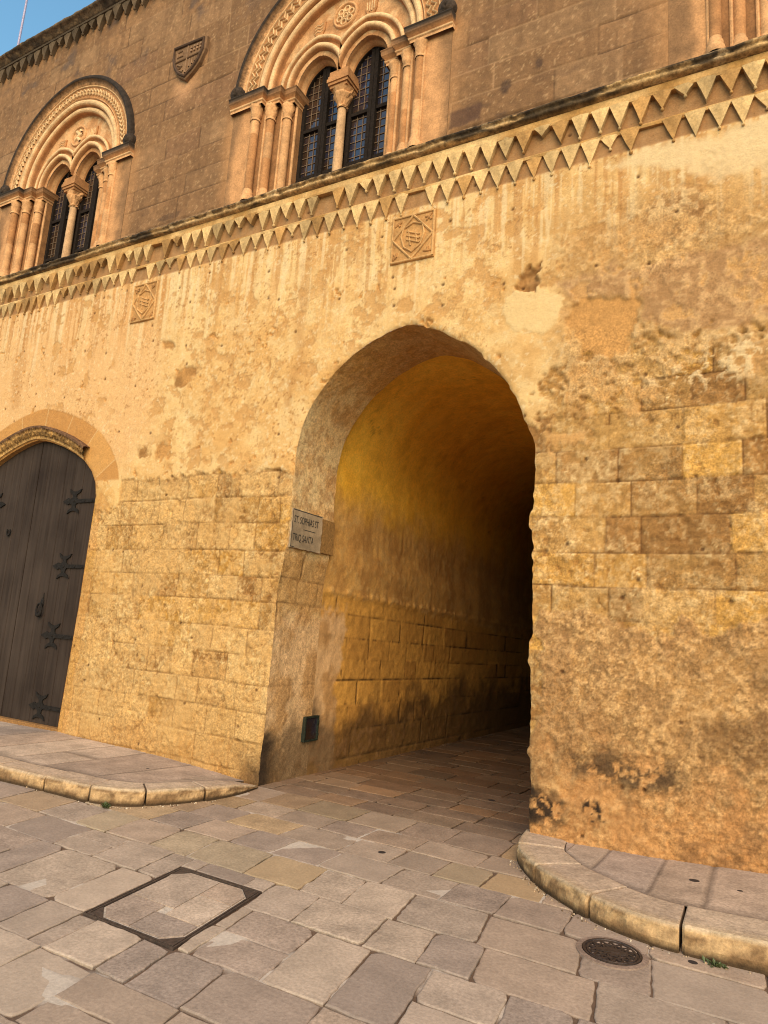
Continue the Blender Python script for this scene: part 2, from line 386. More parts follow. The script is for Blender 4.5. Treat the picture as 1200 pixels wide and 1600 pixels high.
def lower_wall():
    xs = np.r_[np.arange(-9.0, -6.4, .06), np.arange(-6.4, 4.75, .0125), np.arange(4.75, 8.01, .06)]
    zs = np.arange(-.1, 6.42, .0125)
    nx, nz = len(xs), len(zs)
    X, Z = np.meshgrid(xs, zs)
    x = X.ravel(); z = Z.ravel()
    # domain warp for ragged outlines
    wx = x + (fbm(x * 3, z * 3, 21) - .5) * .22 + (fbm(x * 14, z * 14, 22, 3) - .5) * .09
    wz = z + (fbm(x * 3, z * 3, 23) - .5) * .22 + (fbm(x * 14, z * 14, 24, 3) - .5) * .09
    def pm(n, soft=.03, sub=None):
        poly = PT[n]; A = np.array(poly); out = np.zeros(x.shape)
        m = (x > A[:, 0].min() - .5) & (x < A[:, 0].max() + .5) & (z > A[:, 1].min() - .5) & (z < A[:, 1].max() + .5)
        sd, _, _ = poly_sd(wx[m], wz[m], poly); out[m] = ss(-soft, soft, sd); return out
    low = fbm(x * 1.1, z * 1.1, 31); mid = fbm(x * 4, z * 4, 32); hi = fbm(x * 16, z * 16, 33, 4, .6); vhi = fbm(x * 42, z * 42, 34, 3)
    rid = ridge_n(x * 9, z * 9, 35); rid2 = ridge_n(x * 22, z * 22, 36)
    streaks = fbm(x * 9, z * .7, 37, 4)
    # ---- blocks
    k, rr, dv, dh = blocks(x, z, COURSES, .34, .52, 5)
    jn = (hi - .5) * .02
    dj = np.minimum(dv, dh) + jn * .6
    joint = 1 - ss(.001, .011, dj)
    joint *= .35 + .65 * ss(.35, .6, fbm(x * 2.3, z * 2.3, 41))
    r1 = _h(k, rr, 51); r2 = _h(k, rr, 52); r3 = _h(k, rr, 53)
    right = ss(1.3, 1.4, x)
    h = -.014 - .012 * joint + (r1 - .5) * .010 + (mid - .5) * .020 + (hi - .5) * .020 * (.5 + r2) + (rid2 - .6) * .007
    c = mixc(C_BL, C_BLB, ss(.25, .8, r2 * .6 + mid * .5)); c = mixc(c, C_BLY, ss(.6, .9, r3) * .8)
    c = mixc(c, C_BLP, ss(.55, .75, r1 * .35 + low * .5 + (1 - right) * .18) * .8)
    c = c * (1 + (hi - .5)[:, None] * .5 + (vhi - .5)[:, None] * .5)  # cavity shade put into the colour: hollows darker, ridges lighter
    # pale skins left on the blocks: thin curled flakes and broken patches
    crust = fbm(x * 11, z * 11, 44, 5, .72); wob = (hi - .5) * .09
    fl = ss(.50, .60, crust * .75 + mid * .25 + (r1 - .5) * .12 - .015 + (1 - right) * .02)
    fl2 = ss(.55, .60, fbm(x * 23, z * 19, 45, 4, .65) * .8 + low * .2)
    curl = ss(.86, .93, ridge_n(x * 10 + wob * 6, z * 10 - wob * 5, 46)) * ss(.42, .58, mid)
    lowz = ss(1.1, .3, z) * (1 - right)
    fl = np.clip(fl * (.50 - .12 * right) + fl2 * .35 + curl * .7, 0, 1)
    c = mixc(c, mixc(C_BLP, C_PALE, np.clip(vhi * 1.6 - .3, 0, 1)), fl); h = h + fl * .008
    pit = ss(.86, .95, ridge_n(x * 10 + wob * 6 + .16, z * 10 - wob * 5 - .20, 46)) * ss(.42, .58, mid) + ss(.36, .28, crust)
    pit = np.clip(pit, 0, 1) * (.45 + .55 * ss(.4, .6, fbm(x * 1.4, z * 1.4, 75))); c = mixc(c, P(140, 90, 40), pit * .6); h = h - pit * .010  # hollows beside the flakes also darkened in colour, as cavity shade
    sl = fbm(x * 4.6, z * 5.2, 70, 6, .64); slm = ss(.515, .53, sl + lowz * .05) * (1 - right)
    c = mixc(c, mixc(P(240, 188, 116), P(218, 164, 94), hi), slm * .6); h = h + slm * .006; c = mixc(c, P(134, 86, 40), np.exp(-((sl + lowz * .05 - .512) / .008) ** 2) * .5 * (1 - right))  # dark rim round each skin patch, edge shading put into the colour
    c = mixc(c, C_BLP, lowz * ss(.4, .6, mid) * .6)
    c = c * (1 + (r3 - .5) * .28 * (.5 + .5 * right))[:, None]; c = mixc(c, C_JT * .9, joint * (.80 - .25 * (1 - right)))
    # ---- plaster coat
    edge = np.where(x < 1.3, 3.13 + np.where(x < -2.5, -.35, 0), np.interp(x, [2.5, 2.9, 3.3, 3.8, 4.4, 6], [3.30, 3.62, 3.62, 3.75, 3.80, 3.8]))
    rg = np.where(x < 1.3, .09, .34)
    F = (z - edge) / rg + (mid - .5) * 3.6 * np.where(x < 1.3, .35, 1) + (hi - .5) * 1.6
    pl = ss(-.25, .25, F)
    bare = np.clip(pm('bare') + pm('bareb') + pm('barec') + pm('bared') + pm('orange', .02) + ss(.70, .74, mid * .5 + hi * .5) * (z < 5.2) * (x < 2.3), 0, 1)
    bareside = ss(2.5, 2.8, x) * ss(.52, .62, mid * .6 + hi * .4) * ss(5.3, 4.9, z)
    pl_h = .006 + (low - .5) * .02 + (mid - .5) * .014 + (hi - .5) * .006
    pc = mixc(C_PL, C_PL2, ss(.35, .72, low * .5 + mid * .5))
    pc = mixc(pc, C_PL2 * .86, ss(.54, .68, fbm(x * 13, z * 13, 47, 5, .68)) * .55)
    pc = mixc(pc, C_PALE, ss(.56, .66, fbm(x * 8, z * 8, 48, 5, .7)) * .5)
    crk = ss(.955, .985, ridge_n(x * 2.1 + (hi - .5) * .5, z * 2.1 + (mid - .5) * .6, 49, 2)) * ss(.5, .62, fbm(x * 1.3, z * 1.3, 50))
    pc = mixc(pc, P(170, 112, 56), crk * .6)
    dmp = ss(.88, .96, ridge_n(x * 7 + (hi - .5) * .8, z * 7, 55)) * ss(.46, .6, low); pc = mixc(pc, C_PLO * .85, dmp * .5)
    pc = mixc(pc, C_PEACH, pm('peach', .25) * .85)
    pc = mixc(pc, C_PLO, ss(.55, .75, streaks) * ss(4.2, 5.7, z) * .45)
    pc = mixc(pc, C_PALE, ss(.58, .72, fbm(x * 7, z * .6, 38)) * ss(4.4, 5.7, z) * .7)
    pc = mixc(pc, C_PLO * .72, pm('streak', .05) * .45); pc = mixc(pc, C_PLO * .75, pm('streakb', .05) * .4)
    pc = mixc(pc, C_PL2 * .8, ss(2.0, 2.6, x) * ss(.45, .65, mid) * .6)
    drip = fbm(x * 24, z * .9, 62, 3); dm = ss(4.6, 5.6, z + (fbm(x * 6, z * 0, 63) - .5) * 1.4)
    pc = mixc(pc, P(196, 132, 66), ss(.58, .63, drip) * dm * .55); pc = mixc(pc, P(252, 216, 156), ss(.40, .36, drip) * dm * .6)
    sp = fbm(x * 30, z * 30, 64, 3, .6); spm = ss(.42, .62, fbm(x * 1.7, z * 1.7, 65))
    pc = mixc(pc, P(176, 118, 60), ss(.70, .75, sp) * spm * .75); pc = mixc(pc, P(255, 220, 160), ss(.30, .26, sp) * .55)
    flk = ss(.60, .615, fbm(x * 5.5, z * 5.5, 66, 6, .62)) * ss(.45, .55, fbm(x * .8 + 3, z * .8, 67)); pc = mixc(pc, mixc(P(228, 168, 94), P(206, 146, 78), hi), flk * .75); pl_h = pl_h - flk * .005
    fled = np.exp(-((fbm(x * 5.5, z * 5.5, 66, 6, .62) - .60) / .012) ** 2) * ss(.45, .55, fbm(x * .8 + 3, z * .8, 67)); pc = mixc(pc, P(150, 98, 50), fled * .45)  # eroded plaster boundaries outlined darker, edge shading painted in
    wh = pm('white', .05); pc = mixc(pc, C_WH, wh * .9)
    pc = mixc(pc, P(248, 206, 138), pm('pale', .012) * .8); pl_h = pl_h + pm('pale', .012) * .006
    li = pm('lilac', .04); pc = mixc(pc, C_LIL * (.85 + .35 * hi)[:, None], li * .9)
    fk = pm('flaky', .12); pc = mixc(pc, mixc(P(150, 104, 62), C_WH, ss(.45, .55, hi)), fk * .8); pl_h = pl_h - fk * (rid2 - .4) * .012
    # worn render on the right: browner and crumbly
    rs = ss(2.55, 3.0, x) * ss(5.6, 4.9, z) * (1 - pm('pale', .03))
    pc = mixc(pc, mixc(C_BLB, C_RL, ss(.40, .60, hi * .6 + mid * .4)), rs * .62); pl_h = pl_h + rs * (hi - .5) * .016
    pl2 = np.clip(pl - bare, 0, 1) * (1 - .75 * bareside)
    under = mixc(C_BLB * 1.05, C_OR, np.clip(ss(.3, .7, mid) + pm('orange', .05), 0, 1) * .9) * (1 + (hi - .5)[:, None] * .3)
    under_h = -.010 + (hi - .5) * .010 - joint * .004
    inpl = ss(-.3, .3, F)
    c = mixc(c, under, inpl * (1 - pl2)); h = h * (1 - inpl * (1 - pl2)) + under_h * inpl * (1 - pl2)
    c = mixc(c, pc, pl2); h = h * (1 - pl2) + pl_h * pl2
    # lip of the plaster: a dark thin edge under it
    lip = np.exp(-((F + .25) / .18) ** 2) * (1 - bare); c = mixc(c, C_JT, lip * .28 * ss(.4, .6, hi))
    # pale flakes band
    fb = pm('flakes', .1) * ss(.50, .56, hi * .6 + rid * .4 - .06); c = mixc(c, C_WH, fb * .85); h = h + fb * .008
    # ---- rough-cast render low on the right
    ro = pm('rough', .02)
    reg = ss(.35, .65, fbm(x * .9, z * .9, 57))[:, None]
    rc = mixc(C_RR, C_RD, ss(.46, .76, mid * .6 + low * .5) * .7); rc = mixc(rc, C_RL, ss(.50, .68, hi)); scab = fbm(x * 4.2, z * 4.2, 68, 6, .66); sc1 = ss(.50, .52, scab); sc2 = ss(.57, .585, scab)
    rc = mixc(rc, mixc(C_RL, C_RR, hi), sc1 * .5); rc = mixc(rc, C_RD * 1.05, sc2 * .45); rc = mixc(rc, P(104, 68, 36), np.exp(-((scab - .50) / .008) ** 2) * .4)  # scab boundaries get a dark line, painted edge shading
    rc = mixc(rc, C_RD * .85, ss(.55, .70, vhi) * .4); g1 = fbm(x * 24, z * 19, 56, 5, .8); rc = mixc(rc, C_RL, ss(.55, .64, g1) * (.25 + .5 * reg[:, 0])); rc = mixc(rc, P(136, 90, 46), ss(.41, .33, g1) * (.12 + .5 * (1 - reg[:, 0])))
    rc = mixc(rc, P(150, 104, 60), ss(.50, .62, fbm(x * 3.2, z * 1.1, 69, 5)) * .45)
    rc = mixc(rc, C_PINK, ss(.85, .25, z + (mid - .5) * 1.2 + (hi - .5) * .5) * .5); rc = mixc(rc, P(150, 104, 60), ss(.56, .66, fbm(x * 5, z * 7, 58, 5, .65)) * ss(.7, .3, z) * .7)
    rc = mixc(rc, C_RD * .72, pm('dark', .3) * ss(.30, .6, mid) * .6)
    rc = mixc(rc, C_STN, pm('stain', .09) * ss(.32, .5, hi) * .85)
    rc = mixc(rc, C_STN, pm('stain2', .06) * ss(.42, .5, hi)); rc = mixc(rc, C_STN * .9, pm('stain3', .02) * ss(.42, .48, hi))
    rh = .004 + sc1 * .006 - sc2 * .008 + (g1 - .5) * .02 + (mid - .5) * .03 + (hi - .5) * .024 + (vhi - .5) * .012 + (rid2 - .6) * .008
    c = mixc(c, rc, ro); h = h * (1 - ro) + rh * ro
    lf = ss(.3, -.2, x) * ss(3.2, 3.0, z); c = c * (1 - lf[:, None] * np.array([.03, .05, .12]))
    # ---- dirt and stains at the foot, dark corner by the passage
    foot = ss(.55, .05, z + (mid - .5) * .5) * (x < .3)
    c = mixc(c, P(205, 150, 84), foot * .5)
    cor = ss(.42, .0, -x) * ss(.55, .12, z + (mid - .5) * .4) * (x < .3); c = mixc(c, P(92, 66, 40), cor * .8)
    # ---- dressed voussoirs round the door
    dd = np.hypot((x - VOUS_C[0]) * .98, z - VOUS_C[1])
    sdd = np.full(x.shape, -9.0); m = (x > -6.4) & (x < -2.2) & (z < 4.5); 
    sdd[m], _, _ = poly_sd(x[m], z[m], door_poly)
    vs = ss(.44, .425, -sdd + (mid - .5) * .02) * ss(3.12, 3.16, z) * (x > -6.4) * (x < -2.4)
    ang = np.arctan2(z - 2.3, x - DC) / .30; fr = np.abs(ang - np.floor(ang) - .5)
    vj = ss(.485, .495, fr); vr = _h(np.floor(ang), ang * 0, 61)
    vc = mixc(P(224, 160, 82), P(206, 140, 68), vr) * (1 + (hi - .5)[:, None] * .25); vc = mixc(vc, C_PALE, vj * .6)
    c = mixc(c, vc, vs * .9); h = h * (1 - vs) + (.004 + (hi - .5) * .004) * vs
    jb = ss(.16, .145, -sdd) * ss(3.1, 3.0, z) * (x > -3.2) * (x < -2.4); c = mixc(c, mixc(C_BLY, C_OR, r1), jb * .65)
    fz = ss(5.76, 5.80, z) * ss(6.26, 6.22, z); c = mixc(c, P(176, 126, 76) * (.8 + .4 * hi)[:, None], fz * .9); h = np.where(fz > 0, h * (1 - .6 * fz) - .006 * fz, h)  # recess behind the frieze teeth darkened, its soft shadow put into the colour
    li2 = ss(.60, .66, fbm(x * 3.4, z * 2.2, 74, 5)) * ss(6.12, 6.30, z); c = mixc(c, P(60, 46, 32), li2 * .8)
    # ---- the broken hole
    ho = pm('hole', .008); c = mixc(c, mixc(P(150, 100, 52), P(196, 142, 80), ss(.4, .6, mid)), ho); h = h * (1 - ho) + (-.045 + (rid - .6) * .07 + np.abs(x - 2.5) * .12) * ho
    lp = np.exp(-(((pm('hole', .03) - .5)) / .35) ** 2) * 0
    # small holes
    hx = np.floor(x * 5); hz = np.floor(z * 5); q = _h(hx, hz, 71)
    px = (hx + .2 + .6 * _h(hx, hz, 72)) / 5; pz = (hz + .2 + .6 * _h(hx, hz, 73)) / 5
    pt = ss(.022, .010, np.hypot(x - px, z - pz)) * (q > .90); c = mixc(c, P(96, 60, 30), pt * .85); h = h - pt * .012
    # ---- openings: snap, drop, round the arris
    y = -h
    keepv = np.ones(x.shape, bool); snap = np.zeros(x.shape, bool); VX = x.copy(); VZ = z.copy(); sdall = np.full(x.shape, -9.0)
    for poly in (arch_poly, door_poly):
        A = np.array(poly); m = (x > A[:, 0].min() - .2) & (x < A[:, 0].max() + .2) & (z < A[:, 1].max() + .2)
        sd, bx, by = poly_sd(x[m], z[m], poly)
        ii = np.where(m)[0]; sdall[ii] = np.maximum(sdall[ii], sd)
        sn = (sd > -.006); VX[ii[sn]] = bx[sn]; VZ[ii[sn]] = np.maximum(by[sn], -.1); snap[ii[sn]] = True
    near = np.exp(-np.clip(-sdall, 0, 1) / .018)
    y = y * (1 - near) + .016 * near
    chip = np.exp(-np.clip(-sdall, 0, 1) / .07) * ss(.5, .7, hi) * (z < 4.6); y = y + chip * .018 * (1 - near)
    idx = np.arange(nx * nz).reshape(nz, nx)
    F4 = np.stack([idx[:-1, :-1], idx[:-1, 1:], idx[1:, 1:], idx[1:, :-1]], -1).reshape(-1, 4)
    sdc = sdall[F4].min(1)
    F4 = F4[sdc < -.004]
    V = np.stack([VX, y, VZ], 1)
    used = np.zeros(len(V), bool); used[F4] = True
    remap = np.cumsum(used) - 1
    regi = ss(.30, .70, fbm(x * 1.6, z * 1.6, 59)); grain = np.clip((.45 + .75 * regi) * (1 - .62 * pl2 * (1 - .7 * rs) * (1 - ro)), .15, 1.1)[:, None]
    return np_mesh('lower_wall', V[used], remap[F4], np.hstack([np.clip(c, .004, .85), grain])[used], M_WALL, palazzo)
lower_wall()

# ---- the archway passage
def passage_floor_z(y): return np.where(y > 0, -.022 * y, 0.0)
YR = .82                                       # depth of the front arch ring
def ring_offset(z): return .085 * ss(2.2, 2.75, z)

def passage():
    # reveal / intrados of the front ring
    ys = np.r_[.016, .03, np.arange(.05, YR, .018), YR]
    A = arch; nA = len(A)
    T = arch_t
    S, Y = np.meshgrid(np.arange(nA), ys, indexing='ij')
    ax = A[S, 0]; az = A[S, 1]; n0 = nrm[S, 0]; n1 = nrm[S, 1]; t = T[S]
    # fade the ragged arris out with depth
    fade = np.exp(-(Y - .016) / .10)
    ax = ax - nrm[S, 0] * rag[S] * (1 - fade); az = az - nrm[S, 1] * rag[S] * (1 - fade)
    low = fbm(t * 1.3, Y * 1.3 + 5, 81); mid = fbm(t * 4, Y * 4, 82); hi = fbm(t * 16, Y * 16, 83); rid = ridge_n(t * 9, Y * 9, 84)
    left = (S < nA * .45)
    z = az
    d = (mid - .5) * .02 + (hi - .5) * .012
    k, rr, dv, dh = blocks(Y + .3, z, COURSES, .33, .42, 9, .01)
    jt = (1 - ss(.002, .012, np.minimum(dv, dh))) * ss(2.35, 2.25, z)
    blk = ss(2.30, 2.2, z) * np.clip(ss(1.55, 1.75, z) + ss(.4, .5, mid) * .3, 0, 1)
    c = mixc(P(255, 212, 142), P(246, 188, 114), ss(.35, .65, mid * .6 + low * .4))
    c = mixc(c, P(250, 206, 142), ss(.54, .66, hi) * .5); c = mixc(c, P(180, 122, 62), ss(.50, .60, fbm(t * 9, Y * 9, 87, 5, .7)) * .5)
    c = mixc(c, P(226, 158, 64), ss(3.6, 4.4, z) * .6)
    c = mixc(c, P(206, 150, 80), blk * .7)
    render = ss(1.75, 1.5, z + (hi - .5) * .3) * left; c = mixc(c, mixc(P(248, 196, 134), P(214, 160, 98), ss(.4, .65, mid)), render * .85)
    c = mixc(c, P(110, 70, 30), jt * blk * .8)
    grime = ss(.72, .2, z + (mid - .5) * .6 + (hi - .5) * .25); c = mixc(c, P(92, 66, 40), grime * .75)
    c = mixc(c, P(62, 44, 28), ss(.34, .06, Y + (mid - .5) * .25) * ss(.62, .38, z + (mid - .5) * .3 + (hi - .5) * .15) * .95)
    d = d - jt * blk * .012
    d = d * np.where(z < 2.5, ss(YR, YR - .08, Y), 1)
    V = np.stack([ax - n0 * d * -1, Y + 0 * ax, az - n1 * d * -1], -1)
    # normals here point to the solid, so relief pushes outward
    V[..., 0] = ax + n0 * d * 0 + np.where(left, 1, -1) * d * ss(3.6, 3.0, z); V[..., 2] = az - d * ss(3.0, 3.6, z)
    V[:, 0, 0] = A[:, 0]; V[:, 0, 2] = A[:, 1]
    idx = np.arange(V.shape[0] * V.shape[1]).reshape(V.shape[:2])
    F4 = np.stack([idx[:-1, :-1], idx[:-1, 1:], idx[1:, 1:], idx[1:, :-1]], -1).reshape(-1, 4)
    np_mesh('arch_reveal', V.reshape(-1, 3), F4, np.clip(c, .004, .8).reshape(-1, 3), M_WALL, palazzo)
    # the vaulted tunnel beyond
    XL, XR, ZS = -.005, 2.68, 3.24; R = (XR - XL) / 2
    lx = lambda zz: float(np.interp(zz, [0, .76, 1.38, 2.02, 2.3, 2.6], [0, .01, .01, .02, .035, XL]))
    prof = [(lx(0), -.5)] + [(lx(zz), zz) for zz in np.arange(-.3, ZS, .021)]
    for a in np.arange(0, math.pi + .001, .022): prof.append((XL + R - R * math.cos(a), ZS + R * math.sin(a)))
    prof += [(XR, zz) for zz in np.arange(ZS, -.51, -.12)]
    Pf = np.array(prof); n = len(Pf)
    tt = np.r_[0, np.cumsum(np.linalg.norm(np.diff(Pf, axis=0), axis=1))]
    ys = np.r_[YR, np.arange(YR + .01, 4.6, .021), np.arange(4.6, 11.5, .07)]
    S, Y = np.meshgrid(np.arange(n), ys, indexing='ij')
    px = Pf[S, 0].copy(); pz = Pf[S, 1].copy(); t = tt[S]
    low = fbm(t * .9, Y * .9, 91); mid = fbm(t * 3.5, Y * 3.5, 92); hi = fbm(t * 14, Y * 14, 93); st = fbm(Y * 6, pz * .8, 94)
    z = pz; left = px < .6
    zc = np.array([-.6, -.15, .10, .42, .70, .98, 1.22, 1.47, 1.74, 2.02, 2.30, 2.6])
    k, rr, dv, dh = blocks(Y, z, zc, .36, .58, 14, .015)
    dj = np.minimum(dv, dh) + (hi - .5) * .012
    inb = ss(2.0, 1.9, z + (hi - .5) * .12 + (mid - .5) * .1 + np.clip(Y - 3, 0, 4) * .03)
    jt = (1 - ss(.001, .009, dj)) * inb * (.4 + .6 * ss(.4, .6, mid))
    r1 = _h(k, rr, 95); r2 = _h(k, rr, 96)
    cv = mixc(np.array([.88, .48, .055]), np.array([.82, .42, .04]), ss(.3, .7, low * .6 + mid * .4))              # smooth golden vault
    cw = mixc(P(244, 182, 96), P(216, 156, 80), ss(.35, .65, mid)); cw = mixc(cw, P(232, 180, 104), ss(.55, .66, hi) * .6); cw = mixc(cw, P(170, 118, 62), ss(.55, .7, st) * .3)
    cb = mixc(P(246, 178, 80), P(214, 150, 66), r1) * (.9 + .25 * (hi - .5)[..., None] + .1 * r2[..., None])
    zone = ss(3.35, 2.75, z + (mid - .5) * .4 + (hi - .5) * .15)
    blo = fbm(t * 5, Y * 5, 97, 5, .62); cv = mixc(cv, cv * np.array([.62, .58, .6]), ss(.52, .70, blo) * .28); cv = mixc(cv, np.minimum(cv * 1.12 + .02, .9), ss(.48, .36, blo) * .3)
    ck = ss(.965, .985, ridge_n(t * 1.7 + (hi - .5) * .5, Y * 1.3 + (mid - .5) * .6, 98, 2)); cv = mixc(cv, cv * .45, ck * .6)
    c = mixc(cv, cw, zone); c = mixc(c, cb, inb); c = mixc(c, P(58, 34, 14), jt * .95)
    ren = ss(1.85, 1.6, z + (hi - .5) * .3) * ss(1.36, 1.28, Y + (mid - .5) * .35 + (hi - .5) * .12) ; c = mixc(c, mixc(P(248, 196, 134), P(214, 160, 98), ss(.4, .65, mid)), ren * .9); jt = jt * (1 - ren)
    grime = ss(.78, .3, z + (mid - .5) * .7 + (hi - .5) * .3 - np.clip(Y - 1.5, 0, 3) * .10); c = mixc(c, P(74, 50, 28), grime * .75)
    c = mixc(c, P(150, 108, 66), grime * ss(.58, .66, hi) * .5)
    rub = ss(.35, .12, z + (mid - .5) * .2) * ss(.5, .6, mid) * .4; c = mixc(c, P(160, 116, 60), rub)
    deep_shade = ss(4., 8., Y); c = c * (1 - .45 * deep_shade)[..., None]  # shade farther down the tunnel put into the wall and vault colour
    d = -jt * .010 + (r1 - .5) * .010 * inb + (mid - .5) * .020 + (hi - .5) * .014 * zone - (1 - inb) * zone * .0
    ledge = np.exp(-((z - 1.96 - (hi - .5) * .12) / .03) ** 2) * .016; d = (d + ledge * left) * np.where(z < 2.5, ss(YR, YR + .08, Y), 1)
    sideways = ss(ZS + .5, ZS, z)
    px = px + np.where(left, 1, -1) * d * sideways; pz = pz - d * (1 - sideways)
    V = np.stack([px, Y + 0 * px, pz + np.where(Y > 0, -.022 * Y, 0) * ss(3.2, 2.5, z)], -1)
    idx = np.arange(V.shape[0] * V.shape[1]).reshape(V.shape[:2])
    F4 = np.stack([idx[:-1, :-1], idx[:-1, 1:], idx[1:, 1:], idx[1:, :-1]], -1).reshape(-1, 4)
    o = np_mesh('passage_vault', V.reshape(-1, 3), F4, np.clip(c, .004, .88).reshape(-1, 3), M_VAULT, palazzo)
    # back of the front ring (the step between ring and tunnel) and end wall of the passage
    b = MB(); b.col = P(150, 106, 56)
    ring = arch - nrm * rag[:, None]
    rows = []
    for q, nn in zip(ring, nrm): rows.append([(q[0], YR, q[1]), (q[0] + nn[0] * .35, YR + .001, q[1] + nn[1] * .35)])
    b.grid(rows); b.build('ring_back', M_VAULT, palazzo)
    b = MB(); b.col = P(96, 66, 34)
    b.prism([(XL - .2, -.8), (XR + .2, -.8), (XR + .2, ZS)] + [(XL + R + (R + .2) * math.cos(a), ZS + (R + .2) * math.sin(a)) for a in np.linspace(.1, math.pi - .1, 20)] + [(XL - .2, ZS)], 11.4, 11.7)
    b.build('passage_end_wall', M_VAULT, palazzo)
passage()

# ---- upper wall
WIN = [(-4.66, 0), (.13, 1), (5.17, 0)]
ZSP = 7.92                                     # springing of the window arches
def arch_pts(cx, zs, w, e, n=24, half=False):
    R = w + e; am = math.acos(e / R)
    right = [(cx - e + R * math.cos(a), zs + R * math.sin(a)) for a in np.linspace(0, am, n)]
    if half: return right
    left = [(2 * cx - x, z) for x, z in right]
    return left[:-1] + right[::-1]             # left springing -> apex -> right springing
def win_hole(cx):
    p = arch_pts(cx, ZSP, 1.36, .10)
    return [(cx - 1.48, 6.2), (cx - 1.48, ZSP - .02)] + p + [(cx + 1.48, ZSP - .02), (cx + 1.48, 6.2)]

def upper_wall():
    xs = np.r_[np.arange(-12.0, -7.4, .08), np.arange(-7.4, 4.7, .016), np.arange(4.7, 8.01, .06)]
    zs = np.arange(6.38, 10.5, .016)
    nx, nz = len(xs), len(zs)
    X, Z = np.meshgrid(xs, zs); x = X.ravel(); z = Z.ravel()
    low = fbm(x * .8, z * .8, 131); mid = fbm(x * 3, z * 3, 132); hi = fbm(x * 14, z * 14, 133); vhi = fbm(x * 40, z * 40, 134, 3)
    zc = np.array([6.1, 6.53, 6.86, 7.17, 7.49, 7.80, 8.12, 8.43, 8.75, 9.06, 9.38, 9.7, 10.02, 10.34, 10.7])
    k, rr, dv, dh = blocks(x, z, zc, .62, .9, 17, .008)
    dj = np.minimum(dv, dh) + (hi - .5) * .006
    joint = 1 - ss(.001, .010, dj)
    r1 = _h(k, rr, 141); r2 = _h(k, rr, 142)
    c = mixc(P(162, 117, 74), P(144, 103, 64), ss(.3, .7, r1 * .35 + mid * .4 + low * .35))
    c = mixc(c, P(168, 128, 86), ss(.78, .92, r2) * .4); c = mixc(c, P(140, 98, 66), ss(.80, .95, 1 - r2) * .4)
    c = c * (1 + (hi - .5)[:, None] * .5)
    c = mixc(c, P(206, 160, 108), ss(.70, .76, vhi) * .6)
    c = mixc(c, P(100, 80, 66), ss(.55, .72, mid) * ss(8.8, 9.8, z) * .7)
    c = mixc(c, P(84, 60, 44), ss(.62, .72, fbm(x * 2.2, z * 5, 135)) * ss(7.0, 6.5, z) * .7)
    c = mixc(c, P(196, 150, 102), joint * .55 * (r1 > .55)); c = mixc(c, P(84, 58, 36), joint * .8 * (r1 <= .55))
    c = mixc(c, P(120, 84, 52), ss(.52, .68, fbm(x * 9, z * 1.2, 136, 4)) * .35)
    # fresher warm stone around the windows
    for cx, _ in WIN:
        dxx = np.abs(x - cx) - 1.48
        g = ss(.26, -.02, dxx + (mid - .5) * .16) * ss(7.95, 7.75, z); c = mixc(c, P(214, 152, 92), g * .5)
        s1 = ss(.14, .0, np.abs(dxx + .02) + (mid - .5) * .1) * ss(6.7, 7.7, z) * ss(7.86, 7.7, z)
    # pale patch below the shield
    g = ss(.3, .0, np.abs(x + 2.33) + (mid - .5) * .2) * ss(8.15, 8.5, z) * ss(8.75, 8.6, z); c = mixc(c, P(222, 162, 108), g * .8)
    for hx, hz, hr in ((2.22, 6.86, .07), (2.55, 6.98, .05), (-1.3, 8.0, .03)):
        g = ss(hr, hr * .4, np.hypot(x - hx, (z - hz) * .7) + (hi - .5) * .06); c = mixc(c, P(84, 60, 44), g * .8)
    g = ss(.02, -.02, np.maximum(np.abs(x - 1.80) - .17, np.abs(z - 6.66) - .09) + (hi - .5) * .05); c = mixc(c, P(92, 62, 46), g * .75)
    h = (r1 - .5) * .008 - joint * .007 + (hi - .5) * .008 + (mid - .5) * .005 + (vhi - .5) * .004
    y = -h
    VX = x.copy(); VZ = z.copy(); sdall = np.full(x.shape, -9.)
    for cx, _ in WIN:
        m = np.abs(x - cx) < 1.8; ii = np.where(m)[0]
        sd, bx, by = poly_sd(x[m], z[m], win_hole(cx)); sdall[ii] = np.maximum(sdall[ii], sd)
        sn = sd > -.008; VX[ii[sn]] = bx[sn]; VZ[ii[sn]] = np.maximum(by[sn], 6.38)
    near = np.exp(-np.clip(-sdall, 0, 1) / .02); y = y * (1 - near) + .004 * near
    idx = np.arange(nx * nz).reshape(nz, nx)
    F4 = np.stack([idx[:-1, :-1], idx[:-1, 1:], idx[1:, 1:], idx[1:, :-1]], -1).reshape(-1, 4)
    F4 = F4[sdall[F4].min(1) < -.006]
    V = np.stack([VX, y, VZ], 1); used = np.zeros(len(V), bool); used[F4] = True; remap = np.cumsum(used) - 1
    np_mesh('upper_wall', V[used], remap[F4], np.clip(c, .004, .8)[used], M_UPPER, palazzo)
    b = MB(); b.col = P(130, 105, 80); b.box(-12, 8, .25, 9, 10.3, 10.42); b.build('roof', M_UPPER, palazzo)
    b = MB(); b.col = P(150, 115, 75)
    b.box(-12, -11.7, .02, 9, -.1, 10.3); b.box(7.7, 8, .02, 9, -.1, 10.3); b.box(-12, 8, 11.9, 12.2, -.1, 10.3); b.build('side_wall', M_UPPER, palazzo)
upper_wall()

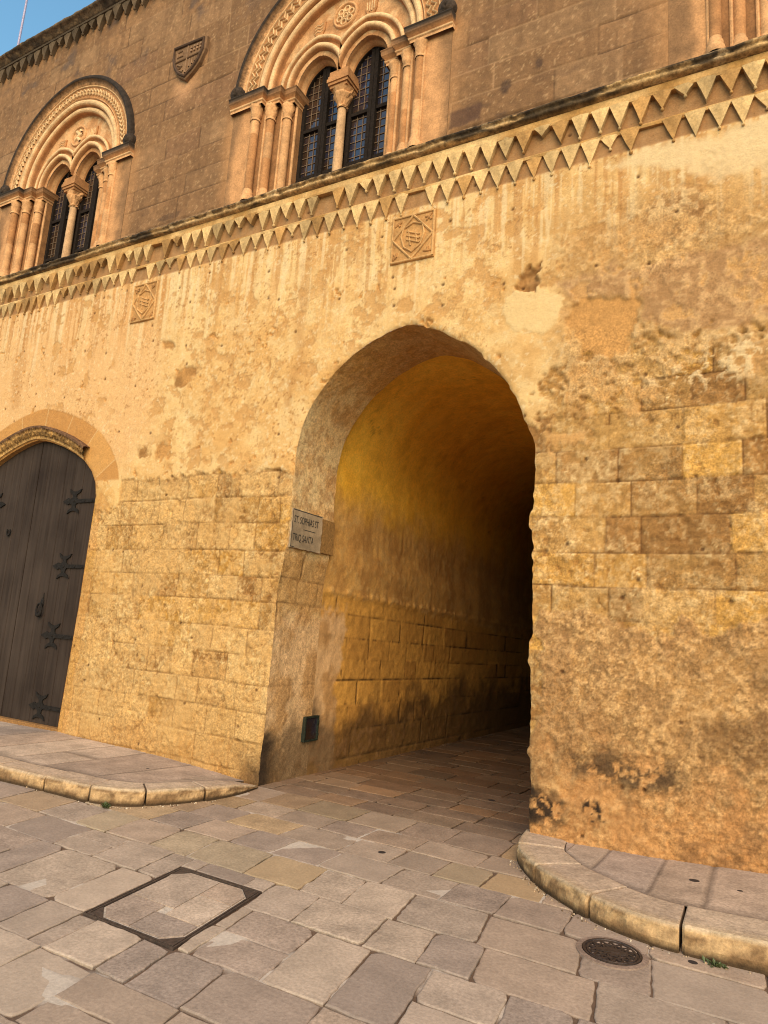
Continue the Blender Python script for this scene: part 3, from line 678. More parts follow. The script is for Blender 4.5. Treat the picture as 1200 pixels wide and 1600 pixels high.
# ---- long mouldings
def moulding(name, prof, xs, amp, colfn, mat, seed):
    """prof: list of (y,z) top->bottom"""
    A = np.array(prof); pf, t = resample(prof, .014)
    n = len(pf)
    d = np.gradient(pf, axis=0); d /= np.linalg.norm(d, axis=1)[:, None]; nn = np.stack([-d[:, 1], d[:, 0]], 1)
    S, X = np.meshgrid(np.arange(n), xs, indexing='ij')
    hi = fbm(X * 11, t[S] * 14, seed); mid = fbm(X * 3, t[S] * 5, seed + 1); chip = ss(.60, .72, fbm(X * 5, t[S] * 5, seed + 2))
    y = pf[S, 0]; z = pf[S, 1]
    prot = np.clip(-y / max(1e-6, -A[:, 0].min()), 0, 1)
    dd = (hi - .5) * amp + (mid - .5) * amp * 1.2 - chip * amp * 1.3 * prot
    Y = y + nn[S, 0] * dd * np.sign(nn[S, 0].mean()) * -1; Zz = z + (hi - .5) * amp * .8 + (vn(X * .7, X * 0, seed + 5) - .5) * .015
    Y = np.minimum(Y, .05)
    c = colfn(X, Zz, t[S] / t[-1], hi, mid)
    V = np.stack([X, Y, Zz], -1)
    idx = np.arange(V.shape[0] * V.shape[1]).reshape(V.shape[:2])
    F4 = np.stack([idx[:-1, :-1], idx[1:, :-1], idx[1:, 1:], idx[:-1, 1:]], -1).reshape(-1, 4)
    return np_mesh(name, V.reshape(-1, 3), F4, np.clip(c, .004, .8).reshape(-1, 3), mat, palazzo)

def str_col(X, Z, t, hi, mid):
    c = mixc(P(176, 134, 82), P(216, 170, 108), ss(.35, .6, hi))
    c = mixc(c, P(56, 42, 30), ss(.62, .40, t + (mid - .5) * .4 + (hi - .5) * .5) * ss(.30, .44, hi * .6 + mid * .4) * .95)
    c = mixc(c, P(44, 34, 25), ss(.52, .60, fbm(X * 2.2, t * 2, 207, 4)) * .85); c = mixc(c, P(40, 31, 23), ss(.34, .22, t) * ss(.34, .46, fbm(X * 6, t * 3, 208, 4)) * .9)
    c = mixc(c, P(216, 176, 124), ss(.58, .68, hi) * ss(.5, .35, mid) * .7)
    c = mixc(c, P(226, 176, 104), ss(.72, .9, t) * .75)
    return c
xs_m = np.r_[np.arange(-9, -6.6, .06), np.arange(-6.6, 4.8, .014), np.arange(4.8, 8.01, .06)]
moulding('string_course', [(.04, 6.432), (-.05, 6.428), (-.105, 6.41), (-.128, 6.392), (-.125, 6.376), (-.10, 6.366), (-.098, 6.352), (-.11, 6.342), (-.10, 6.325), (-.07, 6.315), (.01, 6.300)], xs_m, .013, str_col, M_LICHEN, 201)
def cor_col(X, Z, t, hi, mid):
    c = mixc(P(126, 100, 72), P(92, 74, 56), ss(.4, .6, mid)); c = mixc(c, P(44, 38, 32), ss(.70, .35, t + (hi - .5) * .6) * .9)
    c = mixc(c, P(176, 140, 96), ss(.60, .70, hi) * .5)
    return c
xs_c = np.r_[np.arange(-12, -7.6, .08), np.arange(-7.6, -2.5, .018), np.arange(-2.5, 8.01, .06)]
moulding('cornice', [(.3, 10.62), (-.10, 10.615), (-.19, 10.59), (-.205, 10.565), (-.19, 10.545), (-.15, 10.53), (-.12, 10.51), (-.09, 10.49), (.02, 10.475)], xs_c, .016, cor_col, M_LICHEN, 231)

def teeth_row(b, x0, x1, pitch, zt, zb, yf, dep, cols, drop=.04, ball=.016):
    n = int((x1 - x0) / pitch)
    rnd = random.Random(int(zt * 100))
    for i in range(n):
        cx = x0 + (i + .5) * pitch + rnd.uniform(-.008, .008); w = pitch * rnd.uniform(.46, .505)
        if rnd.random() < drop: continue
        tip = zb + rnd.uniform(-.015, .025) + (rnd.uniform(.04, .12) if rnd.random() < .18 else 0)
        ztt = zt + .0
        yy = yf + rnd.uniform(-.008, .008); y1 = yy + dep
        wq = float(fbm(np.array(cx * 2.3), np.array(zt), 261, 4)); cl = np.clip(cols(cx, rnd) * (1 - .35 * float(ss(.5, .68, wq))), .004, .8); cd = cl * .78
        if wq > .60 and rnd.random() < .35: tip = zt - (zt - tip) * rnd.uniform(.45, .8)
        lft = (cx - w, yy + .006, ztt); rgt = (cx + w, yy + .006, ztt); tp = (cx + rnd.uniform(-.008, .008), yy + .016, tip)
        cen = (cx, yy + .004, ztt - .45 * (ztt - tip)); top = (cx, yy - .004, ztt)
        i_l, i_t, i_r = b.vert(lft, cl), b.vert(top, cl), b.vert(rgt, cl); i_tp = b.vert(tp, cl); i_c = b.vert(cen, cl * np.array([.93, .90, .86]))  # paler rim, darker centre: edge highlight painted on each tooth
        # bowed edges
        ml = b.vert((cx - w * .46, yy + .004, ztt - .56 * (ztt - tip)), cl); mr = b.vert((cx + w * .46, yy + .004, ztt - .56 * (ztt - tip)), cl)
        for f in ((i_l, ml, i_c, i_t), (ml, i_tp, i_c), (i_tp, mr, i_c), (mr, i_r, i_t, i_c)): b.face(*f)
        bl, bm, bt, bn, br = [b.vert((p[0] * .93 + cx * .07, y1, p[2] + .006), cd) for p in (lft, b.v[ml], tp, b.v[mr], rgt)]
        for f in ((i_l, bl, bm, ml), (ml, bm, bt, i_tp), (i_tp, bt, bn, mr), (mr, bn, br, i_r)): b.face(*f)
        if ball and rnd.random() > .12:
            r = ball * rnd.uniform(.8, 1.15); c0 = (tp[0], yy + .020, tip - r * .6)
            rows = []
            for u in np.linspace(-1.35, 1.57, 5):
                rows.append([(c0[0] + r * math.cos(u) * math.cos(a), c0[1] + r * math.cos(u) * math.sin(a) * 1.1, c0[2] + r * math.sin(u)) for a in np.arange(0, 6.28, 6.2832 / 8)])
            ob = b.col; b.col = cl * .95; b.grid(rows, closed=True); b.col = ob

def frieze():
    b = MB()
    def cols(x, r):
        c = C_PL * r.uniform(.84, 1.0) if r.random() < .75 else P(216, 160, 90)
        return c
    b.col = P(214, 160, 92)
    # plain bands the teeth hang from
    xs = np.arange(-9, 8.01, .05)
    for zt, zb, y in ((6.300, 6.228, -.060), (5.985, 5.960, -.030)):
        rows = []
        for x in xs:
            q = float(fbm(np.array([x * 4.]), np.array([zt]), 251)[0] - .5) * .022
            rows.append([(x, .03, zt + .012), (x, y + q + .004, zt + q), (x, y + q, zb + .01), (x, y + q + .005, zb - .012), (x, .03, zb - .015)])
        cc = []
        for x in xs:
            q = float(fbm(np.array([x * 3.]), np.array([zt]), 252)[0]); cl = mixc(C_PL, P(196, 140, 70), np.array(np.clip(q * 2 - .5, 0, 1))); cc.append([cl * .9, cl, cl, cl, cl * .6])
        b.grid(rows, cols=cc)
    teeth_row(b, -9, 8, .172, 6.232, 6.010, -.062, .075, cols)
    teeth_row(b, -9 - .086, 8, .172, 5.965, 5.745, -.034, .05, cols, drop=.07)
    b.build('frieze', M_CARVED, palazzo)
    b = MB()
    def colc(x, r): return P(118, 94, 66) * r.uniform(.6, 1.2)
    b.col = P(100, 80, 58)
    b.box(-12, 8, -.085, .02, 10.445, 10.482)
    teeth_row(b, -12, -1.5, .19, 10.448, 10.235, -.078, .085, colc, drop=0, ball=.018)
    b.build('cornice_teeth', M_CARVED, palazzo)
frieze()

# ================================================================== WINDOWS
C_W1 = P(236, 174, 112); C_W2 = P(208, 144, 86); C_W3 = P(248, 200, 138)
def sweep_arch(b, cx, prof, e, zs=ZSP, n=22, clampx=None, cols=None):
    """prof list of (w, y); ring mouldings around a two-centred arch"""
    cs = []
    for w, y in prof:
        pts = arch_pts(cx, zs, w, e, n)
        if clampx is not None:
            lo, hi_ = clampx; pts = [(min(max(px, lo), hi_), pz) for px, pz in pts]
        cs.append([(px, y, pz) for px, pz in pts])
    rows = list(map(list, zip(*cs)))
    cc = None
    if cols is not None: cc = [cols] * len(rows)
    b.grid(rows, cols=cc)
def tor(w0, y0, r, a0=0, a1=180, n=7):
    """half-round profile in (w,y): centred w0,y0"""
    return [(w0 + r * math.cos(math.radians(a)), y0 - r * math.sin(math.radians(a))) for a in np.linspace(a0, a1, n)]

STEP = [(.635, .34), (.635, .20), (.79, .20), (.79, .125), (.985, .125), (.985, .05), (1.16, .05), (1.16, 0.0), (1.48, 0.0)]
NOOK = [(.742, .148), (.938, .074), (1.118, .006)]

def make_window(cx, kind):
    C1 = C_W1; C2 = C_W2; C3 = C_W3
    b = MB(); b.col = C1
    # stepped jambs and plain dressed strips
    for sg in (-1, 1):
        rows = []
        for x, y in STEP: rows.append([(cx + sg * x, y, 6.44), (cx + sg * x, y, 7.1), (cx + sg * x, y, 7.80)])
        # split columns for colour change per stone
        for (p, q), (x0, x1) in zip(zip(rows, rows[1:]), zip(STEP, STEP[1:])):
            if abs(x1[0] - x0[0]) > .2:
                n = 14; CB = P(158, 114, 72)
                zs_ = np.linspace(6.44, 7.80, 28); rws = []; ccs = []
                for u in np.linspace(0, 1, n):
                    xx = x0[0] + (x1[0] - x0[0]) * u
                    rws.append([(cx + sg * xx, 0.0, zz) for zz in zs_])
                    ccs.append([mixc(mixc(C1, C2, np.array(.5)), CB, np.array(float(ss(.25, .85, u + (float(fbm(np.array(xx * 5. + cx), np.array(zz * 3.), 301)) - .5) * 1.1)))) for zz in zs_])
                b.grid(rws, cols=ccs)
            else:
                b.col = C2 * random.uniform(.55, .68); b.grid([p, q])  # step faces darkened in colour for the shaded gaps between colonettes
        for xx, yy in ((.80, .120), (.995, .045), (1.168, -.004), (.648, .195)):
            b.col = C1 * random.uniform(.88, 1.02); b.lathe([(.017, 6.47), (.017, 7.75)], cx + sg * xx, yy, 8)
    # sill
    b.col = P(150, 112, 72); b.box(cx - 1.2, cx + 1.2, .0, .36, 6.40, 6.487)
    # outer archivolt: plain band carrying the carving, rolls, hollow, down to the tympanum
    b.col = C1
    sweep_arch(b, cx, [(1.375, .0), (1.34, -.012), (1.325, -.012), (1.315, .006), (1.155, .010), (1.145, -.006)], .10, cols=[C1, C1, C3, C2 * .9, C2, C3])
    sweep_arch(b, cx, [(1.145, -.006), (1.13, .02)] + tor(1.085, .030, .045) + [(1.035, .06)] + tor(.995, .075, .042) + [(.95, .10), (.945, .15)], .10,
               cols=[C3, C2 * .8] + [C2, C1, C3, C3, C3, C1, C2] + [C2 * .75] + [C2, C1, C3, C3, C3, C1, C2] + [C2 * .8, C1])
    sur = b.build('window', M_CARVED, palazzo, smooth=False, label=None)
    # carving on the band
    b = MB(); b.col = C3
    R0 = [(w, arch_pts(cx, ZSP, w, .10, 60)) for w in (1.20, 1.245, 1.29)]
    if kind == 1:                                          # zigzag
        for off in (0, .062):
            path = []
            a = arch_pts(cx, ZSP, 1.178 + off, .10, 36); c = arch_pts(cx, ZSP, 1.232 + off, .10, 36)
            for i in range(len(a)): path.append(a[i] if i % 2 else c[i])
            b.ridge(path, .026, .008, .026)
    else:                                                  # paired leaves
        a = arch_pts(cx, ZSP, 1.195, .10, 26); c = arch_pts(cx, ZSP, 1.235, .10, 26); d = arch_pts(cx, ZSP, 1.28, .10, 26)
        for i in range(1, len(a) - 1):
            b.ridge([a[i - 1], c[i], a[i]], .03, .008, .024); b.ridge([d[i - 1], c[i], d[i]], .03, .008, .024)
    b.build('carved_band', M_CARVED, sur)
    # dark hood mould
    b = MB(); D = P(70, 54, 40); Dl = P(150, 108, 68)
    sweep_arch(b, cx, [(1.475, .01), (1.47, -.055), (1.44, -.08), (1.405, -.075), (1.40, -.05), (1.375, -.035), (1.345, -.02), (1.335, .01)], .10, cols=[D * .8, D * .7, D * .75, D, Dl, Dl, C1, C1])
    for sg in (-1, 1):                                     # volute stops
        Mx = Matrix.Translation((cx + sg * 1.42, -.02, ZSP + .075)) @ Matrix.Rotation(math.radians(90), 4, 'X')
        b.col = D; b.lathe([(.0, .06), (.03, .085), (.05, .07), (.062, .055), (.085, .06), (.10, .03), (.10, -.02)], 0, 0, 14, M=Mx)
    b.build('hood_mould', M_LICHEN, sur, smooth=True)
    # tympanum: plate pierced by the two lights
    subw, sube = .285, .085
    cxs = (cx - .34, cx + .34)
    step = .013
    xs = np.arange(cx - 1.0, cx + 1.0, step); zs = np.arange(ZSP - .02, ZSP + 1.06, step)
    X, Zg = np.meshgrid(xs, zs); x = X.ravel(); z = Zg.ravel()
    big = arch_pts(cx, ZSP - .02, .965, .10); sd, _, _ = poly_sd(x, z, big + [(cx + .965, ZSP - .05), (cx - .965, ZSP - .05)])
    ins = sd.copy()
    for c0 in cxs:
        a = arch_pts(c0, ZSP, subw, sube); s2, bx, by = poly_sd(x, z, a + [(c0 + subw, ZSP - .3), (c0 - subw, ZSP - .3)])
        sn = (s2 > -.007); x = np.where(sn & (s2 < .02), bx, x); z = np.where(sn & (s2 < .02), by, z); ins = np.minimum(ins, -s2)
    hi = fbm(x * 9, z * 9, 300 + kind); mid = fbm(x * 3, z * 3, 310 + kind)
    col = mixc(C1, C2, ss(.35, .7, mid)); col = mixc(col, C3, ss(.55, .7, hi) * .5)
    idx = np.arange(len(x)).reshape(X.shape)
    F4 = np.stack([idx[:-1, :-1], idx[:-1, 1:], idx[1:, 1:], idx[1:, :-1]], -1).reshape(-1, 4)
    F4 = F4[ins[F4].max(1) > .0]
    F4 = F4[ins[F4].min(1) > -.02]
    np_mesh('tympanum', np.stack([x, .135 - (hi - .5) * .006, z], 1), F4, col, M_CARVED, sur)
    # mouldings of the two lights and their soffits
    b = MB()
    for c0, cl in zip(cxs, ((cx - 1.5, cx), (cx, cx + 1.5))):
        b.col = C1
        sweep_arch(b, c0, [(.53, .136), (.525, .10)] + tor(.50, .10, .026, 10, 170, 5) + [(.465, .13), (.43, .135), (.42, .11)] + tor(.385, .10, .034, 10, 170, 6) + [(.345, .13), (.34, .16)]
                   + tor(.315, .165, .026, 10, 170, 6) + [(.287, .19), (.283, .20)], sube, clampx=cl,
                   cols=[C2, C2] + [C1, C3, C3, C3, C2] + [C2 * .8, C2, C1] + [C1, C3, C3, C3, C1, C2] + [C2 * .7, C2 * .8] + [C1, C3, C3, C3, C1, C2] + [C2 * .8, C2])
        sweep_arch(b, c0, [(.283, .20), (.278, .21), (.278, .26), (.268, .265), (.268, .37)], sube, cols=[C2, C1, C1, C2, C2 * .9])
    b.build('light_moulding', M_CARVED, sur, smooth=True)
    # ornaments on the tympanum: roundel and two little shields
    b = MB(); b.col = C1; zc = ZSP + .77 if kind else ZSP + .72
    circ = lambda ox, oz, r, n=28: [(ox + r * math.cos(t), oz + r * math.sin(t)) for t in np.linspace(0, 2 * math.pi, n, endpoint=False)]
    b.ridge(circ(cx, zc, .155), .035, .135, .03, True)
    if kind:
        b.col = C3
        for i in range(6):
            a = i * math.pi / 3 + .3; b.ridge(circ(cx + .085 * math.cos(a), zc + .085 * math.sin(a), .036, 14), .02, .135, .022, True)
        b.ridge(circ(cx, zc, .03, 12), .02, .135, .02, True)
    else:
        b.col = C3
        b.ridge([(cx - .06, zc + .09), (cx + .01, zc + .04), (cx - .02, zc - .02), (cx + .05, zc - .10)], .06, .135, .03); b.ridge([(cx - .08, zc - .05), (cx, zc), (cx + .09, zc + .02)], .045, .135, .03)
        b.ridge([(cx + .02, zc + .1), (cx + .06, zc + .06)], .04, .135, .025)
    b.build('roundel', M_CARVED, sur, smooth=True)
    for sg in (-1, 1):
        b = MB(); b.col = C2
        sx = cx + sg * .36; sz = zc + .02 - .08
        out = [(sx - .085, sz + .09), (sx + .085, sz + .09), (sx + .08, sz - .01), (sx + .05, sz - .08), (sx, sz - .13), (sx - .05, sz - .08), (sx - .08, sz - .01)]
        b.prism(out, .112, .14, .008)
        b.col = C3
        if sg > 0:
            for u in (-.05, -.017, .017, .05): b.ridge([(sx + u, sz + .075), (sx + u * .9, sz - .06 + abs(u) * .5)], .016, .113, .010)
        else:
            for u in (.045, 0, -.045): b.ridge([(sx - .06, sz + u), (sx - .02, sz + u + .02), (sx + .02, sz + u), (sx + .06, sz + u + .02)], .015, .113, .010)
        b.build('small_shield', M_CARVED, sur)
    # impost moulding following the stepped jamb
    def offs(path, d):
        n = len(path); o = []
        for i in range(n):
            ns = []
            for j in (i - 1, i):
                if 0 <= j < n - 1:
                    dx = path[j + 1][0] - path[j][0]; dy = path[j + 1][1] - path[j][1]
                    ns.append((-1, 0) if abs(dy) > abs(dx) else (0, -1))
            nx_ = sum(set(v[0] for v in ns)); ny_ = sum(set(v[1] for v in ns))
            o.append((path[i][0] + nx_ * d, path[i][1] + ny_ * d))
        return o
    path = [(.63, .36), (.63, .11), (.80, .11), (.80, .035), (1.0, .035), (1.0, -.045), (1.50, -.045)]
    for sg in (-1, 1):
        b = MB()
        pr = [(0.0, 7.735), (.0, 7.765), (.014, 7.775), (.018, 7.79), (.006, 7.80), (.02, 7.815), (.045, 7.84), (.05, 7.865), (.05, 7.885), (.058, 7.90), (.05, 7.915), (.0, 7.925), (-.2, 7.926)]
        pc = [C1, C1, C3, C1, C2, C2, P(150, 108, 70), P(90, 68, 48), P(70, 54, 38), P(60, 48, 36), P(64, 50, 38), P(90, 70, 50), P(90, 70, 50)]
        rows = []; cc = []
        for i in range(len(path) ):
            rows.append([]); cc.append([])
        for (d, zz), cl in zip(pr, pc):
            for i, p in enumerate(offs(path, d)): rows[i].append((cx + sg * p[0], p[1], zz)); cc[i].append(cl if path[i][0] > .85 else mixc(cl, C2, np.array(.45)))
        e = rows[-1]; ce = cc[-1]
        rows.append([(cx + sg * (1.505), .02, q[2]) for q in e]); cc.append(ce)
        b.grid(rows, cols=cc); b.build('impost', M_CARVED, sur)
    # colonettes with leafy capitals
    for sg in (-1, 1):
        for (nx_, ny_) in NOOK:
            b = MB(); r = .052
            X0, Y0 = cx + sg * nx_, ny_
            b.col = C1 * random.uniform(.86, 1.06)
            b.lathe([(r * 1.5, 6.46), (r * 1.5, 6.52), (r * 1.2, 6.55), (r * 1.28, 6.575), (r * 1.02, 6.60), (r, 6.62)], X0, Y0, 14)
            zz = 6.62
            for z2 in (7.02, 7.36, 7.545):
                b.col = (C1 if random.random() < .6 else C2) * random.uniform(.84, 1.05)
                b.lathe([(r, zz), (r, z2)], X0, Y0, 14); zz = z2
            b.col = C1; b.lathe([(r * 1.2, 7.54), (r * 1.25, 7.555), (r * 1.1, 7.57)], X0, Y0, 14)
            b.lathe([(r * .98, 7.565), (r * 1.1, 7.60), (r * 1.35, 7.645), (r * 1.28, 7.67), (r * 1.5, 7.705), (r * 1.62, 7.735), (r * 1.3, 7.75)], X0, Y0, 18, jit=.16)
            b.build('colonette', M_CARVED, sur, smooth=True)
    # mullion column with capital and square abacus
    b = MB(); b.col = P(226, 176, 122); yc = .225
    b.lathe([(.09, 6.48), (.09, 6.53), (.072, 6.555), (.077, 6.58), (.06, 6.60), (.058, 6.62)], cx, yc, 18)
    b.lathe([(.058, 6.62), (.054, 7.1), (.049, 7.50)], cx, yc, 18)
    b.build('mullion_column', M_CARVED, sur, smooth=True)
    b = MB(); b.col = C1
    b.lathe([(.06, 7.495), (.068, 7.51), (.056, 7.525), (.056, 7.54), (.085, 7.60), (.11, 7.65), (.105, 7.675), (.135, 7.72)], cx, yc, 20, jit=.15)
    b.col = C2 * .9
    for hw, z0, z1 in ((.118, 7.715, 7.75), (.135, 7.75, 7.785), (.148, 7.785, 7.83), (.138, 7.83, 7.87), (.128, 7.87, 7.93)): b.box(cx - hw, cx + hw, yc - hw, yc + hw, z0 + .0005, z1)
    b.build('capital', M_CARVED, sur)
    # casements: dark timber frame and leaded panes in each light
    for c0 in cxs:
        yf = .285
        w = .30; out = [(c0 - w, 6.47), (c0 - w, ZSP)] + arch_pts(c0, ZSP, w, sube, 14) + [(c0 + w, ZSP), (c0 + w, 6.47)]
        w2 = .252; inn = [(c0 - w2, 6.53), (c0 - w2, ZSP)] + arch_pts(c0, ZSP, w2, sube, 14) + [(c0 + w2, ZSP), (c0 + w2, 6.53)]
        b = MB()
        io = [b.vert((p[0], yf, p[1])) for p in out]; ii = [b.vert((p[0], yf, p[1])) for p in inn]; ib = [b.vert((p[0], yf + .05, p[1])) for p in inn]
        n = len(out)
        for k in range(n):
            k2 = (k + 1) % n; b.face(io[k], io[k2], ii[k2], ii[k]); b.face(ii[k], ii[k2], ib[k2], ib[k])
        m0 = c0 + .03
        b.box(m0 - .052, m0 - .004, yf - .012, yf + .05, 6.53, ZSP + .30); b.box(m0 + .004, m0 + .052, yf - .016, yf + .05, 6.53, ZSP + .29)
        for zt in (6.80, 7.44): b.box(c0 - w2, m0 - .052, yf + .004, yf + .05, zt - .022, zt + .022); b.box(m0 + .052, c0 + w2, yf + .006, yf + .05, zt - .022, zt + .022)
        b.build('casement', M_DARKWOOD, sur)
        b = MB(); b.mi = 0
        i0 = [b.vert((p[0], yf + .04, p[1])) for p in inn]; b.face(*i0)
        b.mi = 1
        lw = .004
        top = lambda xx: ZSP + math.sqrt(max(.0, (w2 + sube) ** 2 - (abs(xx - c0) + sube) ** 2))
        xx = c0 - w2 + .075
        while xx < c0 + w2:
            if abs(xx - m0) > .05: b.box(xx - lw, xx + lw, yf + .030, yf + .039, 6.53, top(xx))
            xx += .078
        zz = 6.60
        while zz < ZSP + .26:
            hw = w2 if zz < ZSP else max(0, math.sqrt(max(0, (w2 + sube) ** 2 - (zz - ZSP) ** 2)) - sube)
            if hw > .03: b.box(c0 - hw, c0 + hw, yf + .0312, yf + .0392, zz - lw, zz + lw)
            zz += .098
        b.build('pane', [M_GLASS, M_LEAD], sur)
for cx, kd in WIN: make_window(cx, kd)

# ================================================================== carved plaques and shield on the wall
def coat(x0, x1, z0, z1, seed):
    r = random.Random(seed); b = MB(); b.col = P(210, 152, 86)
    cx, cz = (x0 + x1) / 2, (z0 + z1) / 2; y = -.016
    b.prism([(x0, z0), (x1, z0), (x1, z1), (x0, z1)], y, .03, .004)
    b.col = P(228, 172, 104)
    e = .014
    b.ridge([(x0 + e, z0 + e), (x1 - e, z0 + e)], .024, y, .016); b.ridge([(x0 + e, z1 - e), (x1 - e, z1 - e)], .024, y, .016)
    b.ridge([(x0 + e, z0 + e), (x0 + e, z1 - e)], .024, y, .016); b.ridge([(x1 - e, z0 + e), (x1 - e, z1 - e)], .024, y, .016)
    dm = [(cx, z0 + .02), (x1 - .02, cz), (cx, z1 - .02), (x0 + .02, cz)]
    for k in range(4): b.ridge([dm[k], dm[(k + 1) % 4]], .026, y, .020)
    hw, hh = .13, .16
    sh = [(cx - hw * .8, cz + hh * .7), (cx, cz + hh), (cx + hw * .8, cz + hh * .75), (cx + hw, cz + .02), (cx + hw * .7, cz - hh * .6), (cx, cz - hh), (cx - hw * .7, cz - hh * .6), (cx - hw, cz + .02)]
    b.ridge(sh, .022, y, .018, True)
    for u in (-.045, 0, .045): b.ridge([(cx - .07, cz + u + .03), (cx + .08, cz + u - .03)], .016, y, .014)
    b.ridge([(cx - .05, cz + .09), (cx - .02, cz - .09)], .014, y, .013); b.ridge([(cx + .03, cz + .07), (cx + .05, cz - .07)], .014, y, .013)
    b.col = P(200, 140, 78)
    for sx in (-1, 1):
        for sz in (-1, 1):
            px, pz = cx + sx * (x1 - x0) * .36, cz + sz * (z1 - z0) * .36
            for k in range(4):
                a = r.uniform(0, 6.28); b.ridge([(px, pz), (px + .045 * math.cos(a), pz + .045 * math.sin(a))], .022, y, .012)
    b.build('coat_of_arms', M_CARVED, palazzo, smooth=False, label='square plaque with a diamond-framed carved shield set in the plaster ' + ('above the archway' if x0 > 0 else 'above the dark door'))
coat(1.065, 1.55, 5.19, 5.705, 3)
coat(-2.73, -2.29, 5.19, 5.72, 5)

def wall_shield():
    b = MB(); b.col = P(146, 108, 72); cx, cz = -2.26, 8.90
    out = [(-2.57, 9.17), (-1.95, 9.13), (-1.96, 8.95), (-2.04, 8.78), (-2.16, 8.66), (-2.28, 8.58), (-2.42, 8.68), (-2.52, 8.82), (-2.57, 8.98)]
    b.prism(out, -.055, .02, .012)
    b.col = P(96, 70, 50); inn = [((x - cx) * .86 + cx, (z - cz) * .86 + cz) for x, z in out]
    b.ridge(inn, .045, -.054, .030, True)
    b.col = P(160, 122, 86)
    b.ridge([(-2.27, 9.08), (-2.28, 8.68)], .022, -.054, .022); b.ridge([(-2.50, 8.90), (-2.04, 8.90)], .022, -.054, .022)
    for i in range(4):
        for j in range(2): b.prism([(-2.22 + i * .055, 9.02 - j * .05), (-2.19 + i * .055, 9.02 - j * .05), (-2.19 + i * .055, 9.05 - j * .05), (-2.22 + i * .055, 9.05 - j * .05)], -.072, -.05)
    b.ridge([(-2.46, 9.05), (-2.36, 9.05), (-2.36, 8.97), (-2.46, 8.97)], .02, -.054, .016, True)
    for i in range(3): b.ridge([(-2.22 + i * .05, 8.87), (-2.22 + i * .045, 8.75 + i * .03)], .022, -.054, .018)
    b.ridge([(-2.44, 8.85), (-2.36, 8.80), (-2.42, 8.76), (-2.33, 8.72)], .03, -.054, .02)
    b.build('wall_shield', M_CARVED, palazzo, label='weathered quartered stone shield between the two windows')
wall_shield()

